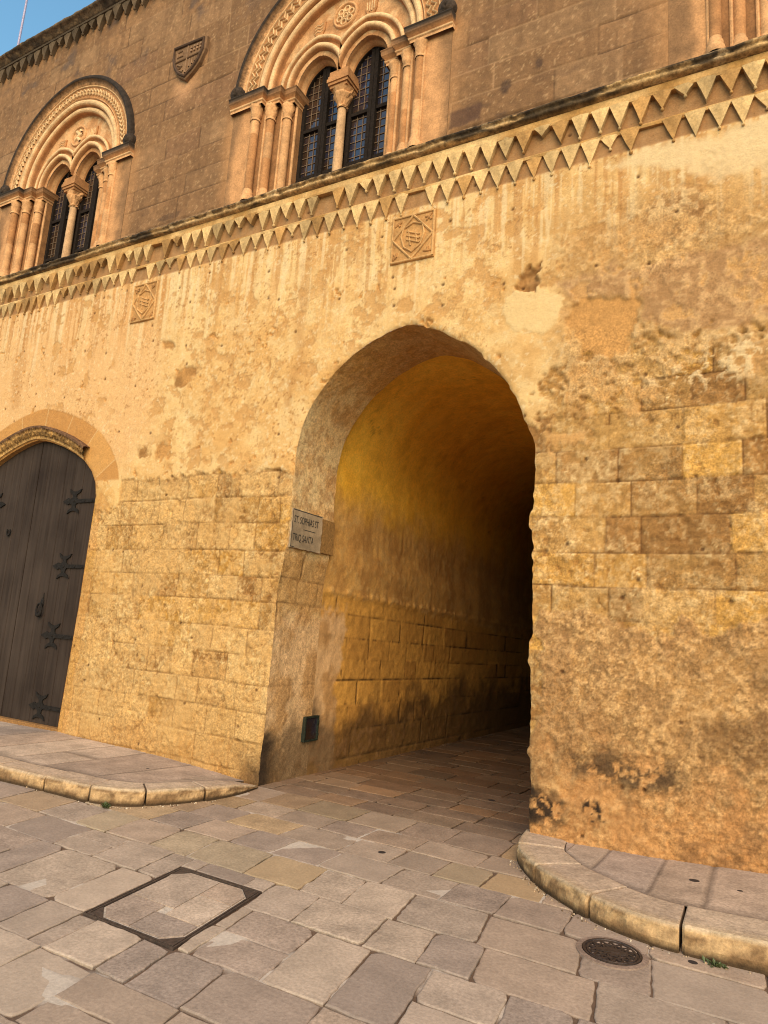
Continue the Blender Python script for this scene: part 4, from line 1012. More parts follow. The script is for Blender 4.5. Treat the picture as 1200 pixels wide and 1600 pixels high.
# ================================================================== DOOR
def door():
    b = MB(); r = .016
    # stone reveal behind the wall face
    b.col = P(190, 136, 72)
    b.grid([[(x, .012, z), (x, .30, z)] for x, z in door_poly if z > -.3]); b.build('door_reveal', M_WALL, palazzo)
    # carved, weathered hood band
    band = [(x, z) for x, z in door_out if z > 3.40]
    inner = smooth_poly(np.array(resample([p for p in band], .02)[0]), 11)
    d = np.gradient(inner, axis=0); d /= np.linalg.norm(d, axis=1)[:, None]; nn = np.stack([-d[:, 1], d[:, 0]], 1)
    if (nn[len(nn) // 2][1]) < 0: nn = -nn
    b = MB(); rows = []; cc = []
    for i, (q, m) in enumerate(zip(inner, nn)):
        row = []; rc = []
        for u, y in ((.02, .01), (.022, -.02), (.055, -.03), (.07, -.050), (.10, -.075), (.13, -.078), (.155, -.10), (.18, -.10), (.19, -.075), (.19, .01)):
            j = random.uniform(-.010, .010) if -.08 < y < -.03 else random.uniform(-.003, .003)
            p = q + m * (u + j * .5); row.append((p[0], y + j, p[1]))
            if .05 < u < .15: rc.append(mixc(P(126, 88, 46), P(212, 160, 88), np.array(random.random())))
            elif u >= .155: rc.append(P(120, 84, 54))
            else: rc.append(P(232, 178, 104))
        rows.append(row); cc.append(rc)
    b.grid(rows, cols=cc); b.build('door_hood', M_LICHEN, palazzo)
    # two leaves of planks
    yd = .085
    A = np.array(door_poly)
    def top_z(x):
        xs_ = [p[0] for p in door_out if p[1] > 2.9]; zs_ = [p[1] for p in door_out if p[1] > 2.9]
        o = np.argsort(xs_); return float(np.interp(x, np.array(xs_)[o], np.array(zs_)[o]))
    for side in (-1, 1):
        b = MB(); x_in = DC + side * .006; x_out = DC + side * 1.32; npl = 7
        e = np.linspace(x_in, x_out, npl + 1)
        for i in range(npl):
            a, c = sorted((e[i], e[i + 1])); a += .0025; c -= .0025
            pts = [(a, .145), (c, .145)]; m = 6
            for u in np.linspace(c, a, m): pts.append((u, max(.3, top_z(u) + .03)))
            b.prism(pts, yd + random.uniform(0, .003), yd + .05, .004)
        leaf = b.build('door_leaf', M_WOOD, palazzo)
        # strap hinges with fleur ends
        for z in (2.915, 2.075, 1.205, .345):
            b = MB()
            edge = DC + side * (1.335 if z > .6 else 1.30); edge = (DC + side * (DC * -1 + float(door_right(z)))) + side * -.0
            L = .62; yb = yd
            P0 = lambda u, v: (edge - side * u, z + v)
            up = [(-.02, .022), (.42, .024), (.447, .05), (.447, .085), (.385, .115), (.365, .158), (.43, .132), (.48, .126), (.53, .132), (.595, .165), (.578, .118), (.513, .085), (.513, .05), (.56, .028), (.60, .044), (.70, 0)]
            hump = [P0(u, v) for u, v in up] + [P0(u, -v) for u, v in up[-2::-1]]
            b.prism(hump, yb - .016, yb + .004)
            b.box(min(edge - side * .05, edge + side * .02), max(edge - side * .05, edge + side * .02), yb - .03, yb, z - .13, z + .10)
            for u in (.12, .27, .48): 
                q = P0(u, 0); Mx = Matrix.Translation((q[0], yb - .014, q[1])) @ Matrix.Rotation(math.radians(90), 4, 'X')
                b.lathe([(.018, 0), (.014, .008), (.0, .012)], 0, 0, 8, M=Mx)
            b.build('strap_hinge', M_IRON, leaf)
        if side == 1:
            # drop-ring knocker
            b = MB(); kx, kz = -3.76, 1.60
            b.prism([(kx + .025 * math.cos(a), kz + .055 * math.sin(a)) for a in np.linspace(0, 6.283, 12, endpoint=False)], yd - .02, yd)
            b.prism([(kx - .01, kz + .04), (kx + .012, kz + .04), (kx + .004, kz + .13)], yd - .012, yd)
            rows = []
            for a in np.linspace(0, 2 * math.pi, 22):
                rr = .012 + .012 * ss(-.3, -1, math.sin(a)); c0 = Vector((kx - .005 + .05 * math.cos(a), yd - .04, kz - .085 + .075 * math.sin(a))); rad = Vector((math.cos(a), 0, math.sin(a)))
                rows.append([tuple(c0 + rad * rr * math.cos(t) + Vector((0, 1, 0)) * rr * math.sin(t)) for t in np.linspace(0, 6.283, 8, endpoint=False)])
            b.grid(rows, closed=True); b.build('ring_knocker', M_IRON, leaf, smooth=True)
        else:
            b = MB(); kx, kz = -4.70, 2.53
            rows = []
            for a in np.linspace(math.radians(150), math.radians(390), 16):
                c0 = Vector((kx + .032 * math.cos(a), yd - .02, kz + .055 * math.sin(a))); rad = Vector((math.cos(a), 0, math.sin(a)))
                rows.append([tuple(c0 + rad * .011 * math.cos(t) + Vector((0, 1, 0)) * .011 * math.sin(t)) for t in np.linspace(0, 6.283, 8, endpoint=False)])
            b.grid(rows, closed=True); b.build('door_pull', M_IRON, leaf, smooth=True)
    b = MB(); b.col = P(170, 120, 66); b.box(DC - 1.4, DC + 1.4, .02, .3, -.1, .142); b.build('threshold', M_WALL, palazzo)
door()

# ================================================================== STREET SIGN on the left reveal
def street_sign():
    root = empty('street_sign', (.10, .03, 2.32), 'worn marble street name plaque with faded black letters on the left side of the archway', 'sign')
    sx = .100
    b = MB(); b.col = P(194, 164, 124)
    n = 10; y0, y1, z0, z1 = .035, .585, 2.325, 2.725
    ring = []
    for k in range(n): ring.append((y0 + (y1 - y0) * k / n, z0 + random.uniform(-.004, .004)))
    for k in range(n): ring.append((y1 + random.uniform(-.012, .006), z0 + (z1 - z0) * k / n))
    for k in range(n): ring.append((y1 - (y1 - y0) * k / n, z1 + random.uniform(-.004, .004)))
    for k in range(n): ring.append((y0 + random.uniform(-.004, .004), z1 - (z1 - z0) * k / n))
    f = [b.vert((sx - root.location.x, p[0] - root.location.y, p[1] - root.location.z), b.col * random.uniform(.7, 1.15)) for p in ring]
    g = [b.vert((sx - .06 - root.location.x, p[0] - root.location.y, p[1] - root.location.z)) for p in ring]
    m = len(f); b.face(*f)
    for k in range(m): b.face(f[k], g[k], g[(k + 1) % m], f[(k + 1) % m])
    b.build('plaque', M_SIGN, root)
    # ochre mortar block filling the rest of the slab
    b = MB(); b.col = P(170, 124, 66); b.box(sx - .06 - root.location.x, sx - .006 - root.location.x, y1 + .004 - root.location.y, .815, z0 + .01 - root.location.z, z1 - .02 - root.location.z); b.build('slab_end', M_WALL, root, label='ochre stained unlettered end of the plaque')
    # dark border line
    b = MB()
    for (a0, a1, c0, c1) in ((y0 + .006, y1 - .03, z1 - .012, z1 - .004), (y0 + .004, y0 + .010, z0 + .01, z1 - .004), (y0, y0 + .06, z0 + .004, z0 + .012)):
        b.box(sx - root.location.x, sx + .0015 - root.location.x, a0 - root.location.y, a1 - root.location.y, c0 - root.location.z, c1 - root.location.z)
    b.box(sx - root.location.x, sx + .0015 - root.location.x, .24 - root.location.y, .46 - root.location.y, 2.527 - root.location.z, 2.534 - root.location.z)
    b.build('border_line', M_INK, root)
    def text(s, ty, tz, size, sxs):
        cu = bpy.data.curves.new('lettering', 'FONT'); cu.body = s; cu.size = size; cu.extrude = .0008
        o = bpy.data.objects.new('lettering', cu); COL.objects.link(o)
        dg = bpy.context.evaluated_depsgraph_get(); me = bpy.data.meshes.new_from_object(o.evaluated_get(dg))
        bpy.data.objects.remove(o)
        me.materials.clear(); me.materials.append(M_INK)
        o = bpy.data.objects.new('lettering', me); COL.objects.link(o); o.parent = root
        R = Matrix(((0, 0, 1), (1, 0, 0), (0, 1, 0))).to_4x4()          # text x -> +y, text y -> +z, faces +x
        Ml = Matrix.Translation((sx + .0012 - root.location.x, ty - root.location.y, tz - root.location.z)) @ R @ Matrix.Diagonal((sxs, 1, 1, 1))
        me.transform(Ml)
    text('ST. SOPHIAS ST', .065, 2.585, .105, .62)
    text('TRIQ SANTA', .065, 2.40, .105, .62)
street_sign()

def vent():
    root = empty('meter_hatch', (.02, .66, .335), 'small dark green framed hatch set low in the left wall of the archway', 'hatch')
    x0 = .045 - .02
    b = MB(); y0, y1, z0, z1 = 0, .255, 0, .26
    for a in ((y0, y1, z0, z0 + .018), (y0, y1, z1 - .018, z1), (y0, y0 + .018, z0 + .018, z1 - .018), (y1 - .018, y1, z0 + .018, z1 - .018)): b.box(x0 - .06, x0, *a)
    b.box(x0 - .002, x0 + .012, .225, .245, .17, .21); b.box(x0 - .002, x0 + .012, .225, .245, .05, .08)
    b.build('frame', M_GREEN, root)
    b = MB(); b.box(x0 - .04, x0 - .018, y0 + .018, y1 - .018, z0 + .018, z1 - .018); b.build('pane', M_GLASS, root)
vent()

# ================================================================== FLAGPOLE on the roof
def flagpole():
    root = empty('flagpole', (-7.80, .62, 10.42), 'thin pale lilac pole standing on the roof behind the cornice', 'pole')
    b = MB(); b.lathe([(.05, 0), (.05, .04), (.022, .06), (.020, 2.2), (.016, 4.2), (.0, 4.21)], 0, 0, 10); o = b.build('pole', M_POLE, root, smooth=True); o.rotation_euler = (0, math.radians(.8), 0)
    b = MB(); b.box(-.09, .09, -.09, .09, 0, .02); b.build('base_plate', M_POLE, root)
flagpole()

# ================================================================== GROUND
C_F = [G(168, 142, 119), G(160, 134, 113), G(176, 149, 124), G(154, 130, 111), G(166, 138, 114), G(163, 138, 116)]
C_FY = [G(174, 142, 106), G(170, 138, 106), G(168, 142, 112)]
def tile(b, x0, x1, y0, y1, z, col, shear=0., ys=0., gap=.0042, rnd=random):
    x0 += gap * rnd.uniform(.5, 1.5); x1 -= gap * rnd.uniform(.5, 1.5); y0 += gap * rnd.uniform(.5, 1.4); y1 -= gap * rnd.uniform(.5, 1.4)
    if x1 - x0 < .03 or y1 - y0 < .03: return
    j = .006
    C = [(x0 + rnd.uniform(-j, j), y0 + rnd.uniform(-j, j)), (x1 + rnd.uniform(-j, j), y0 + rnd.uniform(-j, j)), (x1 + rnd.uniform(-j, j), y1 + rnd.uniform(-j, j)), (x0 + rnd.uniform(-j, j), y1 + rnd.uniform(-j, j))]
    ring = []
    for k in range(4):
        a, c = C[k], C[(k + 1) % 4]; n = max(3, int(math.hypot(c[0] - a[0], c[1] - a[1]) / .045))
        for i in range(n):
            t = i / n; w = .0045 * (rnd.random() - .5) * 2 * min(1, 3 * t + .6)
            px = a[0] + (c[0] - a[0]) * t; py = a[1] + (c[1] - a[1]) * t
            if k % 2: px += w
            else: py += w
            ring.append((px, py))
    cx, cy = (x0 + x1) / 2, (y0 + y1) / 2
    for q in C:
        if rnd.random() < .45:
            cut = rnd.uniform(.012, .045)
            for i, p in enumerate(ring):
                d = math.hypot(p[0] - q[0], p[1] - q[1])
                if d < cut: f = (1 - d / cut) * rnd.uniform(.10, .28) * cut / .1; ring[i] = (p[0] + (cx - p[0]) * f, p[1] + (cy - p[1]) * f)
    b.alpha = rnd.uniform(.4, 1.0)
    tx, ty = rnd.uniform(-.012, .012), rnd.uniform(-.012, .012); dz = rnd.uniform(-.004, .003)
    def put(px, py, dd, zz, cl):
        qx = px + (cx - px) / max(1e-6, abs(cx - px) + .1) * dd * 1.3; qy = py + (cy - py) / max(1e-6, abs(cy - py) + .1) * dd * 1.3
        return b.vert((qx - shear * (qy - ys), qy, z + float(passage_floor_z(np.array(qy))) + dz + zz + (px - cx) * tx + (py - cy) * ty), cl)
    r0 = [put(px, py, 0, -.03, col * .5) for px, py in ring]; r1 = [put(px, py, 0, -.005, col * .78) for px, py in ring]
    r2 = [put(px, py, .004, -.0018, col * .95) for px, py in ring]; r3 = [put(px, py, .011, 0, col) for px, py in ring]
    n = len(ring)
    for A, B in ((r0, r1), (r1, r2), (r2, r3)):
        for k in range(n): b.face(A[k], A[(k + 1) % n], B[(k + 1) % n], B[k])
    b.face(*r3)

def rect_minus(R, H):
    x0, x1, y0, y1 = R; a0, a1, b0, b1 = H
    if x1 <= a0 or x0 >= a1 or y1 <= b0 or y0 >= b1: return [R]
    out = []
    if x0 < a0: out.append((x0, a0, y0, y1))
    if x1 > a1: out.append((a1, x1, y0, y1))
    X0, X1 = max(x0, a0), min(x1, a1)
    if y0 < b0: out.append((X0, X1, y0, b0))
    if y1 > b1: out.append((X0, X1, b1, y1))
    return [r for r in out if r[1] - r[0] > .035 and r[3] - r[2] > .035]

MH = (1.005, 1.665, -2.835, -2.015)           # access cover, in sheared coordinates
SH, YS = .14, -1.9
def street():
    rnd = random.Random(4); b = MB()
    rows = [(-1.86, -1.45)]
    y = -1.86
    for hgt in (.38, .575, .36, .42, .34, .44, .38, .42, .36, .5, .40, .5, .48): rows.append((y - hgt, y)); y -= hgt
    for (y0, y1) in rows:
        x = -9 + rnd.uniform(0, .4); border = y1 > -1.5; big = rnd.random() < .5
        while x < 9.5:
            L = rnd.uniform(.30, .54) if border else rnd.uniform(.26, .56)
            yel = border and -1.6 < x < 5 or rnd.random() < .08
            col = (rnd.choice(C_FY) if yel and rnd.random() < (.75 if x < 2.2 else .3) else rnd.choice(C_F)) * rnd.uniform(.90, 1.06) * float(np.interp(y0, [-4, -1.9], [1.04, .94]))
            parts = [(x, x + L, y0, y1)]
            if not border and rnd.random() < .22 and y1 - y0 > .38:
                ym = y0 + (y1 - y0) * rnd.uniform(.4, .6); parts = [(x, x + L, y0, ym), (x, x + L, ym, y1)]
            for R in parts:
                for q in rect_minus(R, MH): tile(b, *q, 0, col * rnd.uniform(.95, 1.05), SH, YS, rnd=rnd)
            x += L
    # between the kerbs and into the mouth of the passage
    y = -1.45
    while y < -.02:
        h = rnd.uniform(.30, .40); h = min(h, -y) if -y - h > .15 else -y
        x = -2.4 + rnd.uniform(0, .3)
        while x < 4.6:
            L = rnd.uniform(.32, .54)
            if (x > -.9 or y < -1.1) and not (x > 3.2 and y > -1.0):
                yel = (x < .9 and rnd.random() < .55) or (x > 2.2 and rnd.random() < .45)
                col = (rnd.choice(C_FY) if yel else rnd.choice(C_F)) * rnd.uniform(.88, 1.08) * (np.array([1, 1, 1]) + (np.array([.62, .54, .46]) - 1) * float(np.interp(y, [-1.45, -.1], [.15, .85]))); tile(b, x, x + L, y, y + h, 0, col, rnd=rnd)  # darker towards the arch: loss of light painted into the slab colour
            x += L
        y += h
    # bedding between the stones
    gx = np.linspace(-10, 10, 260); gy = np.linspace(-8.5, 0, 120)
    cc = [[mixc(G(104, 80, 62), G(186, 164, 142), np.array(float(ss(.60, .68, fbm(np.array(x * 3.), np.array(yy * 3.), 77))))) for yy in gy] for x in gx]
    b.grid([[(x, yy, -.0115 + .007 * float(ss(.60, .68, fbm(np.array(x * 3.), np.array(yy * 3.), 77)))) for yy in gy] for x in gx], cols=cc)
    o = b.build('street', M_FLAG); o['kind'] = 'structure'
    b = MB(); y = 0.
    while y < 11.4:
        h = rnd.uniform(.28, .42); x = -.3 + rnd.uniform(-.2, 0)
        while x < 2.9:
            L = rnd.uniform(.36, .6); col = rnd.choice(C_F) * rnd.uniform(.85, 1.1) * (np.array([.60, .52, .44]) + (np.array([.31, .255, .20]) - np.array([.60, .52, .44])) * float(np.interp(y, [0, 1.8], [0, 1.])))  # shade growing into the passage put into the floor colour
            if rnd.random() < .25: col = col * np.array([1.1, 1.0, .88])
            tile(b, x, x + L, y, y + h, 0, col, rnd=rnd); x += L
        y += h
    b.col = G(80, 64, 50); b.grid([[(x, yy, -.0125 - .022 * yy) for yy in np.linspace(0.0005, 11.5, 24)] for x in (-.4, 1.3, 3.0)])
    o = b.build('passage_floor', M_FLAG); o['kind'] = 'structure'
    b = MB(); b.col = G(140, 120, 104); b.grid([[(x, yy, -.36) for yy in (-150, -8, 12, 150)] for x in (-150, -9, 9, 150)])
    o = b.build('ground', M_FLAG); o['kind'] = 'structure'
street()

# ---- raised pavements with kerbstones
def offset_line(A, d):
    t = np.gradient(A, axis=0); t /= np.linalg.norm(t, axis=1)[:, None]
    return A + np.stack([-t[:, 1], t[:, 0]], 1) * d
def pavement(name, ctrl, joints, kw, ztop_fn, wall_z, sgn, xlim, label):
    A, t = resample(ctrl, .02); A = smooth_poly(A, 13)
    root = empty(name); root['kind'] = 'structure'; root['label'] = label
    inner = offset_line(A, kw * sgn)
    for i in range(len(inner)): inner[i][1] = min(inner[i][1], -.02)
    # kerbstones
    cuts = [0] + [int(np.argmin(np.hypot(A[:, 0] - jx, A[:, 1] - jy))) for jx, jy in joints] + [len(A) - 1]
    cuts = sorted(set(cuts))
    rnd = random.Random(len(name) + 3)
    for s, e in zip(cuts, cuts[1:]):
        if e - s < 3: continue
        b = MB(); base = rnd.choice([G(186, 152, 116), G(178, 146, 112), G(190, 158, 122)]) * rnd.uniform(.92, 1.06)
        rows = []; cc = []
        ids = list(range(s, e + 1)); m = len(ids); rj = rnd.uniform(-.006, .006)
        for q, i in enumerate(ids):
            f = 0
            if q == 0: f = .008
            if q == m - 1: f = -.008
            tan = A[min(i + 1, len(A) - 1)] - A[max(i - 1, 0)]; tan = tan / (np.linalg.norm(tan) + 1e-9)
            O = A[i] + tan * f; I = inner[i] + tan * f; zt = float(ztop_fn(A[i][0], A[i][1])) + rj
            endr = .010 if q in (0, m - 1) else 0
            nz = [rnd.uniform(-1, 1) for _ in range(9)]
            row = []; rc = []
            prof = [(0, -.05), (.0, .012), (-.004, zt * .35), (-.002, zt * .65), (.003, zt - .026), (.009, zt - .008), (.020, zt - .001), (.10, zt), (kw - .03, zt + .002), (kw - .006, zt - .004), (kw - .003, -.05)]
            for u, (dd, zz) in enumerate(prof):
                a = 0.010 if 1 < u < 5 else .0015
                w = dd / kw; p = O * (1 - w) + I * w; jn_ = (float(fbm(np.array(i * .33), np.array(u * .9), 401, 3)) - .5) * 2.6 * a
                dirn = (I - O) / (np.linalg.norm(I - O) + 1e-9); p = p + dirn * (jn_ + endr * (u < 9))
                row.append((p[0], p[1], max(-.05, zz + (0 if u < 5 else jn_ * .2) - endr * .5 * (u > 4))))
                k = base * 1.10 if 2 <= u <= 4 else base * .92
                if u <= 1: k = P(84, 62, 38)
                elif u < 5:
                    tt_ = float(fbm(np.array(i * .2), np.array(u * .7), 411)); k = mixc(P(216, 172, 116), P(128, 92, 56), np.array(np.clip(tt_ * 4 - 1.7 + (.35 if u < 3 else 0), 0, .8)))
                elif u >= 7: k = mixc(base, G(166, 140, 120), np.array(.5))
                rc.append(k)
            rows.append(row); cc.append(rc)
        b.grid(rows, cols=cc)
        nb = len(prof); b.face(*range(nb)); b.face(*[len(b.v) - nb + k for k in range(nb)][::-1])
        b.build('kerb_stone', M_KERB, root, smooth=False)
    # paved surface between kerb and wall
    b = MB(); m = len(A); k0 = 0
    width = 26
    ks = list(range(0, m, 1))
    slab = []
    i = 0
    while i < m - 1:
        L = rnd.randint(22, 34); slab.append((i, min(m - 1, i + L))); i += L
    for s, e in slab:
        col0 = rnd.choice(C_F) * rnd.uniform(.9, 1.06)
        for part in ((0, .5), (.5, 1)) if rnd.random() < .5 else ((0, 1),):
            rows = []; cc = []; cl_ = col0 * rnd.uniform(.94, 1.06)
            ids = list(range(s, e + 1, 2)); 
            if ids[-1] != e: ids.append(e)
            for q, i in enumerate(ids):
                I = inner[i]; W = np.array([np.clip(I[0], *xlim), 0.02])
                if name.endswith('x'): pass
                row = []; rc = []
                for u in np.linspace(part[0], part[1], 9):
                    p = I * (1 - u) + W * u; zt = float(ztop_fn(A[i][0], A[i][1])) * (1 - u) + wall_z(W[0]) * u
                    ed = 1 if (q in (0, len(ids) - 1) or (u == part[0]) or (u == part[1] and part[1] < 1)) else 0
                    row.append((p[0], p[1], zt - .004 - .006 * ed + (float(vn(p[0] * 3 + 0 * p[:1], p[1:] * 3, 5)[0]) - .5) * .006)); rc.append(cl_ * (.55 if ed else 1))
                rows.append(row); cc.append(rc)
            b.grid(rows, cols=cc)
    b.build('paving', M_FLAG, root, smooth=False)
    return root
ctrlL = [(-9, -1.52), (-5, -1.52), (-1.71, -1.50), (-1.12, -1.47), (-.57, -1.45), (-.25, -1.32), (-.05, -1.0), (.07, -.65), (.10, -.35), (.055, -.04)]
zl = lambda x, y: np.interp(y, [-1.4, -.9, -.4, -.03], [.128, .122, .085, .02])
pavement('pavement', ctrlL, [(-8.2, -1.52), (-7.5, -1.52), (-6.7, -1.52), (-5.9, -1.52), (-5.1, -1.52), (-4.4, -1.52), (-3.7, -1.52), (-3.0, -1.51), (-2.35, -1.5), (-1.82, -1.5), (-1.15, -1.47), (-.60, -1.45), (-.17, -1.22), (.03, -.75)], .27, zl, lambda x: float(np.interp(x, [-4, -3, -1.8, -.9, -.02], [.10, .115, .095, .07, .01])), 1, (-9, -.02), 'raised left pavement with a rounded kerb ending at the archway')
ctrlR = [(2.60, .16), (2.625, -.1), (2.69, -.42), (2.90, -.76), (3.06, -.93), (3.29, -1.12), (3.47, -1.23), (3.67, -1.30), (3.87, -1.32), (4.26, -1.27), (5, -1.2), (9, -1.1)]
zr_ = lambda x, y: np.interp(x, [2.6, 2.8, 3.2, 4.5], [.085, .115, .14, .15])
pavement('pavement', ctrlR, [(2.66, -.33), (2.93, -.80), (3.36, -1.17), (3.86, -1.32), (4.6, -1.24), (5.3, -1.2), (6.1, -1.17), (6.9, -1.15), (7.8, -1.12)], .34, zr_, lambda x: float(np.interp(x, [2.66, 3.0, 3.5, 4.3, 5], [.085, .085, .10, .15, .17])), 1, (2.70, 9), 'raised right pavement with a curved kerb beside the archway')

# ---- access cover let into the street
def access_cover():
    root = empty('access_cover', (1.35, -2.42, 0), 'rectangular recessed access cover with rusty steel frame, corner plates and stone infill', 'cover')
    x0, x1, y0, y1 = MH
    def T(x, y, z): return (x - SH * (y - YS) - 1.35, y + 2.42, z)
    def quad(b, pts, z0, z1):
        lo = [b.vert(T(p[0], p[1], z0)) for p in pts]; hi_ = [b.vert(T(p[0], p[1], z1)) for p in pts]; n = len(pts)
        b.face(*hi_)
        for k in range(n): b.face(lo[k], lo[(k + 1) % n], hi_[(k + 1) % n], hi_[k])
    b = MB(); w = .026; g = .008
    for off, ww in ((.006, .009), (.022, .009)):
        a0, a1, b0, b1 = x0 + off, x1 - off, y0 + off, y1 - off
        quad(b, [(a0, b0), (a1, b0), (a1, b0 + ww), (a0, b0 + ww)], -.03, .002); quad(b, [(a0, b1 - ww), (a1, b1 - ww), (a1, b1), (a0, b1)], -.03, .002)
        quad(b, [(a0, b0 + ww), (a0 + ww, b0 + ww), (a0 + ww, b1 - ww), (a0, b1 - ww)], -.03, .002); quad(b, [(a1 - ww, b0 + ww), (a1, b0 + ww), (a1, b1 - ww), (a1 - ww, b1 - ww)], -.03, .002)
    b.build('frame', M_RUST, root)
    i0, i1, j0, j1 = x0 + .034, x1 - .034, y0 + .034, y1 - .034; c = .095
    for pts in ([(i0, j0), (i0 + c, j0), (i0, j0 + c)], [(i1, j0), (i1, j0 + c), (i1 - c, j0)], [(i1, j1), (i1 - c, j1), (i1, j1 - c)], [(i0, j1), (i0, j1 - c), (i0 + c, j1)]):
        b = MB(); quad(b, pts, -.03, -.001); b.build('corner_plate', M_RUST, root)
    # concrete edging, then five slabs clipped to the octagon
    def clip(poly, o):
        for k in range(len(o)):
            a, bb = o[k], o[(k + 1) % len(o)]; out = []
            sd = lambda p: (bb[0] - a[0]) * (p[1] - a[1]) - (bb[1] - a[1]) * (p[0] - a[0])
            for q in range(len(poly)):
                p, r = poly[q], poly[(q + 1) % len(poly)]; sp, sr = sd(p), sd(r)
                if sp >= 0: out.append(p)
                if (sp >= 0) != (sr >= 0): t = sp / (sp - sr); out.append((p[0] + (r[0] - p[0]) * t, p[1] + (r[1] - p[1]) * t))
            poly = out
            if not poly: return []
        return poly
    def octo(m): 
        c2 = c - m * .4
        return [(i0 + c2 + m * .6, j0 + m), (i1 - c2 - m * .6, j0 + m), (i1 - m, j0 + c2 + m * .6), (i1 - m, j1 - c2 - m * .6), (i1 - c2 - m * .6, j1 - m), (i0 + c2 + m * .6, j1 - m), (i0 + m, j1 - c2 - m * .6), (i0 + m, j0 + c2 + m * .6)]
    b = MB(); b.col = G(186, 166, 144); quad(b, octo(.003), -.03, -.006); b.build('mortar_edging', M_FLAG, root)
    o2 = octo(.016); xm = (i0 + i1) / 2 + .02
    for R, cl in (((i0, xm - .04, j0, j0 + .30), C_F[1]), ((xm - .04, i1, j0, j0 + .22), C_F[3]), ((i0, xm + .02, j0 + .30, j1), C_F[0]), ((xm + .02, i1, j0 + .22, j0 + .52), C_F[2]), ((xm + .02, i1, j0 + .52, j1), C_F[4])):
        pl = clip([(R[0] + .004, R[2] + .004), (R[1] - .004, R[2] + .004), (R[1] - .004, R[3] - .004), (R[0] + .004, R[3] - .004)], o2)
        if pl: b = MB(); b.col = cl * random.uniform(.95, 1.08); quad(b, pl, -.02, .001); b.build('infill_slab', M_FLAG, root)
access_cover()

# ---- round cast drain cover
def drain_cover():
    root = empty('drain_cover', (3.56, -1.515, .002), 'round cast iron drain cover with pierced star pattern beside the right kerb', 'drain')
    b = MB(); b.col = P(160, 132, 108); b.lathe([(.182, -.02), (.178, .001), (.150, .003), (.150, -.02)], 0, 0, 36); b.build('collar', M_FLAG, root)
    R = .146; b = MB()
    b.lathe([(0.0, -.012), (R, -.012)], 0, 0, 36); b.lathe([(R, -.012), (R, .006), (R - .010, .006), (R - .012, .0), (R - .018, .0), (R - .020, .005), (R - .030, .005), (R - .032, -.012)], 0, 0, 40)
    def bar(p, q, w=.009):
        d = Vector((q[0] - p[0], q[1] - p[1], 0)); L = d.length; a = math.atan2(d.y, d.x)
        b.box(0, L, -w / 2, w / 2, -.012, .0048 + random.uniform(0, .0008), Matrix.Translation((p[0], p[1], 0)) @ Matrix.Rotation(a, 4, 'Z'))
    def pl(r, k, n, o=0): return (r * math.cos(2 * math.pi * (k + o) / n), r * math.sin(2 * math.pi * (k + o) / n))
    n = 14
    for k in range(n):
        bar(pl(.116, k, n), pl(.078, k, n, .5)); bar(pl(.116, k, n), pl(.078, k, n, -.5)); bar(pl(.078, k, n, .5), pl(.078, k, n, -.5), .008)
    for k in range(8):
        bar(pl(.078, k, 8), pl(.042, k, 8, .5)); bar(pl(.078, k, 8), pl(.042, k, 8, -.5))
    b.lathe([(.05, -.012), (.05, .0058), (.0, .0058)], 0, 0, 20)
    b.box(-.075, .075, -.016, .016, -.012, .0068, Matrix.Rotation(.25, 4, 'Z'))
    b.build('grating', M_CAST, root)
drain_cover()

# ---- grit and crumbs gathered along the kerbs and walls
def grit():
    rnd = random.Random(9); b = MB()
    lines = [([(-3, -1.52), (-.57, -1.47), (-.25, -1.35), (-.03, -1.02), (.10, -.62)], 110), ([(2.68, -.44), (2.90, -.79), (3.29, -1.15), (3.67, -1.33), (4.4, -1.28)], 120)]
    for ln, n in lines:
        A = np.array(ln)
        for i in range(n):
            k = rnd.randrange(len(A) - 1); t = rnd.random(); p = A[k] * (1 - t) + A[k + 1] * t
            p = p + np.array([rnd.gauss(0, .015) + (.02 if A[0][0] < 1 and A[0][1] > 0 else 0), -abs(rnd.gauss(0, .022)) if A[0][1] < -.2 else rnd.gauss(0, .02)])
            r = rnd.choice([.003, .004, .005, .007]) * rnd.uniform(.7, 1.3)
            b.col = rnd.choice([G(176, 144, 110), G(150, 122, 96), G(196, 174, 146), G(96, 74, 54)])
            a0 = rnd.uniform(0, 6.28); base = [b.vert((p[0] + r * rnd.uniform(.7, 1.3) * math.cos(a0 + j * 1.2566), p[1] + r * rnd.uniform(.7, 1.3) * math.sin(a0 + j * 1.2566), -.002)) for j in range(5)]
            top = [b.vert((p[0] + .6 * r * math.cos(a0 + j * 1.2566), p[1] + .6 * r * math.sin(a0 + j * 1.2566), r * rnd.uniform(.8, 1.2))) for j in range(5)]
            for j in range(5): b.face(base[j], base[(j + 1) % 5], top[(j + 1) % 5], top[j])
            b.face(*top)
    o = b.build('grit', M_KERB); o['kind'] = 'stuff'; o['label'] = 'loose stone crumbs and grit along the foot of the kerbs'; o['category'] = 'grit'
grit()

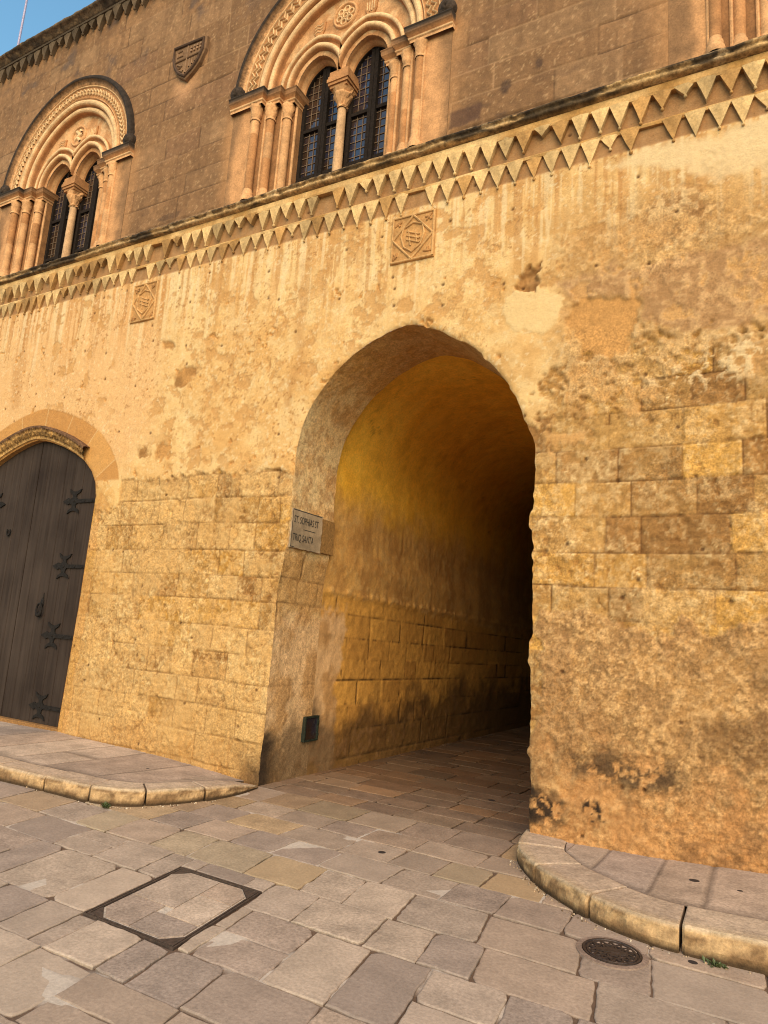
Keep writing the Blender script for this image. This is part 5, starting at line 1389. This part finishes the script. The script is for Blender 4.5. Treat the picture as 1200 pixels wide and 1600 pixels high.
# ---- weeds at the kerb
def weed(loc, n, r, label, seed):
    rnd = random.Random(seed); root = empty('weed', loc, label, 'weed', 'weeds growing at the foot of the kerbs')
    b = MB()
    for i in range(n):
        a = rnd.uniform(0, 6.28); el = rnd.uniform(.2, 1.2); L = rnd.uniform(.4, 1) * r; w = L * rnd.uniform(.16, .3); o = Vector((rnd.gauss(0, r * .5), rnd.gauss(0, r * .18), 0))
        d = Vector((math.cos(a) * math.cos(el), math.sin(a) * math.cos(el), math.sin(el))); s = Vector((-math.sin(a), math.cos(a), 0)) * w
        m = o + d * L * .55 + Vector((0, 0, L * .08)); t = o + d * L - Vector((0, 0, L * .12))
        i0 = b.vert(o); i1 = b.vert(m + s); i2 = b.vert(t); i3 = b.vert(m - s); b.face(i0, i1, i2, i3)
    b.build('leaves', M_LEAF, root)
weed((-.40, -1.44, 0), 60, .05, 'small green weed in the joint below the left rounded kerb', 1)
weed((4.03, -1.335, 0), 46, .045, 'small green weed below the right kerb near the picture edge', 2)

# ================================================================== LIGHT, SKY, CAMERA
EL, AZ = math.radians(33), math.radians(152)      # light falls on the facade from in front, slightly from the right
w = bpy.data.worlds.new('World'); SC.world = w; w.use_nodes = True
nt = w.node_tree; bg = nt.nodes['Background']; sky = nt.nodes.new('ShaderNodeTexSky'); sky.sky_type = 'NISHITA'
sky.sun_disc = False; sky.sun_elevation = EL; sky.sun_rotation = AZ; sky.air_density = 1.5; sky.dust_density = .3; sky.ozone_density = 1.0
tint = nt.nodes.new('ShaderNodeMix'); tint.data_type = 'RGBA'; tint.blend_type = 'MULTIPLY'; tint.inputs['Factor'].default_value = 1; tint.inputs['B'].default_value = (1.05, 1.5, 1.55, 1)
nt.links.new(sky.outputs[0], tint.inputs['A']); nt.links.new(tint.outputs['Result'], bg.inputs[0]); bg.inputs[1].default_value = .15
sd = Vector((math.sin(AZ) * math.cos(EL), math.cos(AZ) * math.cos(EL), math.sin(EL)))
lt = bpy.data.lights.new('sun', 'SUN'); lt.energy = 4.9; lt.angle = math.radians(62); lt.color = (1, .72, .40)
so = bpy.data.objects.new('sun', lt); COL.objects.link(so); so.rotation_euler = sd.to_track_quat('Z', 'Y').to_euler(); so.location = (0, -20, 20)

cam = bpy.data.cameras.new('camera'); co = bpy.data.objects.new('camera', cam); COL.objects.link(co)
Rm = Matrix(((0.8758, -(-0.0234), -(-0.4822)), (0.4780, -0.1818, -0.8593), (0.0676, 0.9831, -0.1704)))
co.matrix_world = Matrix.Translation((4.2721, -5.5, 1.559)) @ Rm.to_4x4()
cam.sensor_fit = 'VERTICAL'; cam.sensor_height = 24; cam.sensor_width = 18; cam.lens = 1060.25 / 1600 * 24
cam.clip_start = .05; cam.clip_end = 1000
SC.camera = co
SC.render.resolution_x = 768; SC.render.resolution_y = 1024
SC.view_settings.view_transform = 'Standard'; SC.view_settings.look = 'None'; SC.view_settings.exposure = 0
SC.cycles.filter_width = 1.1
SC.cycles.max_bounces = 8; SC.cycles.diffuse_bounces = 5
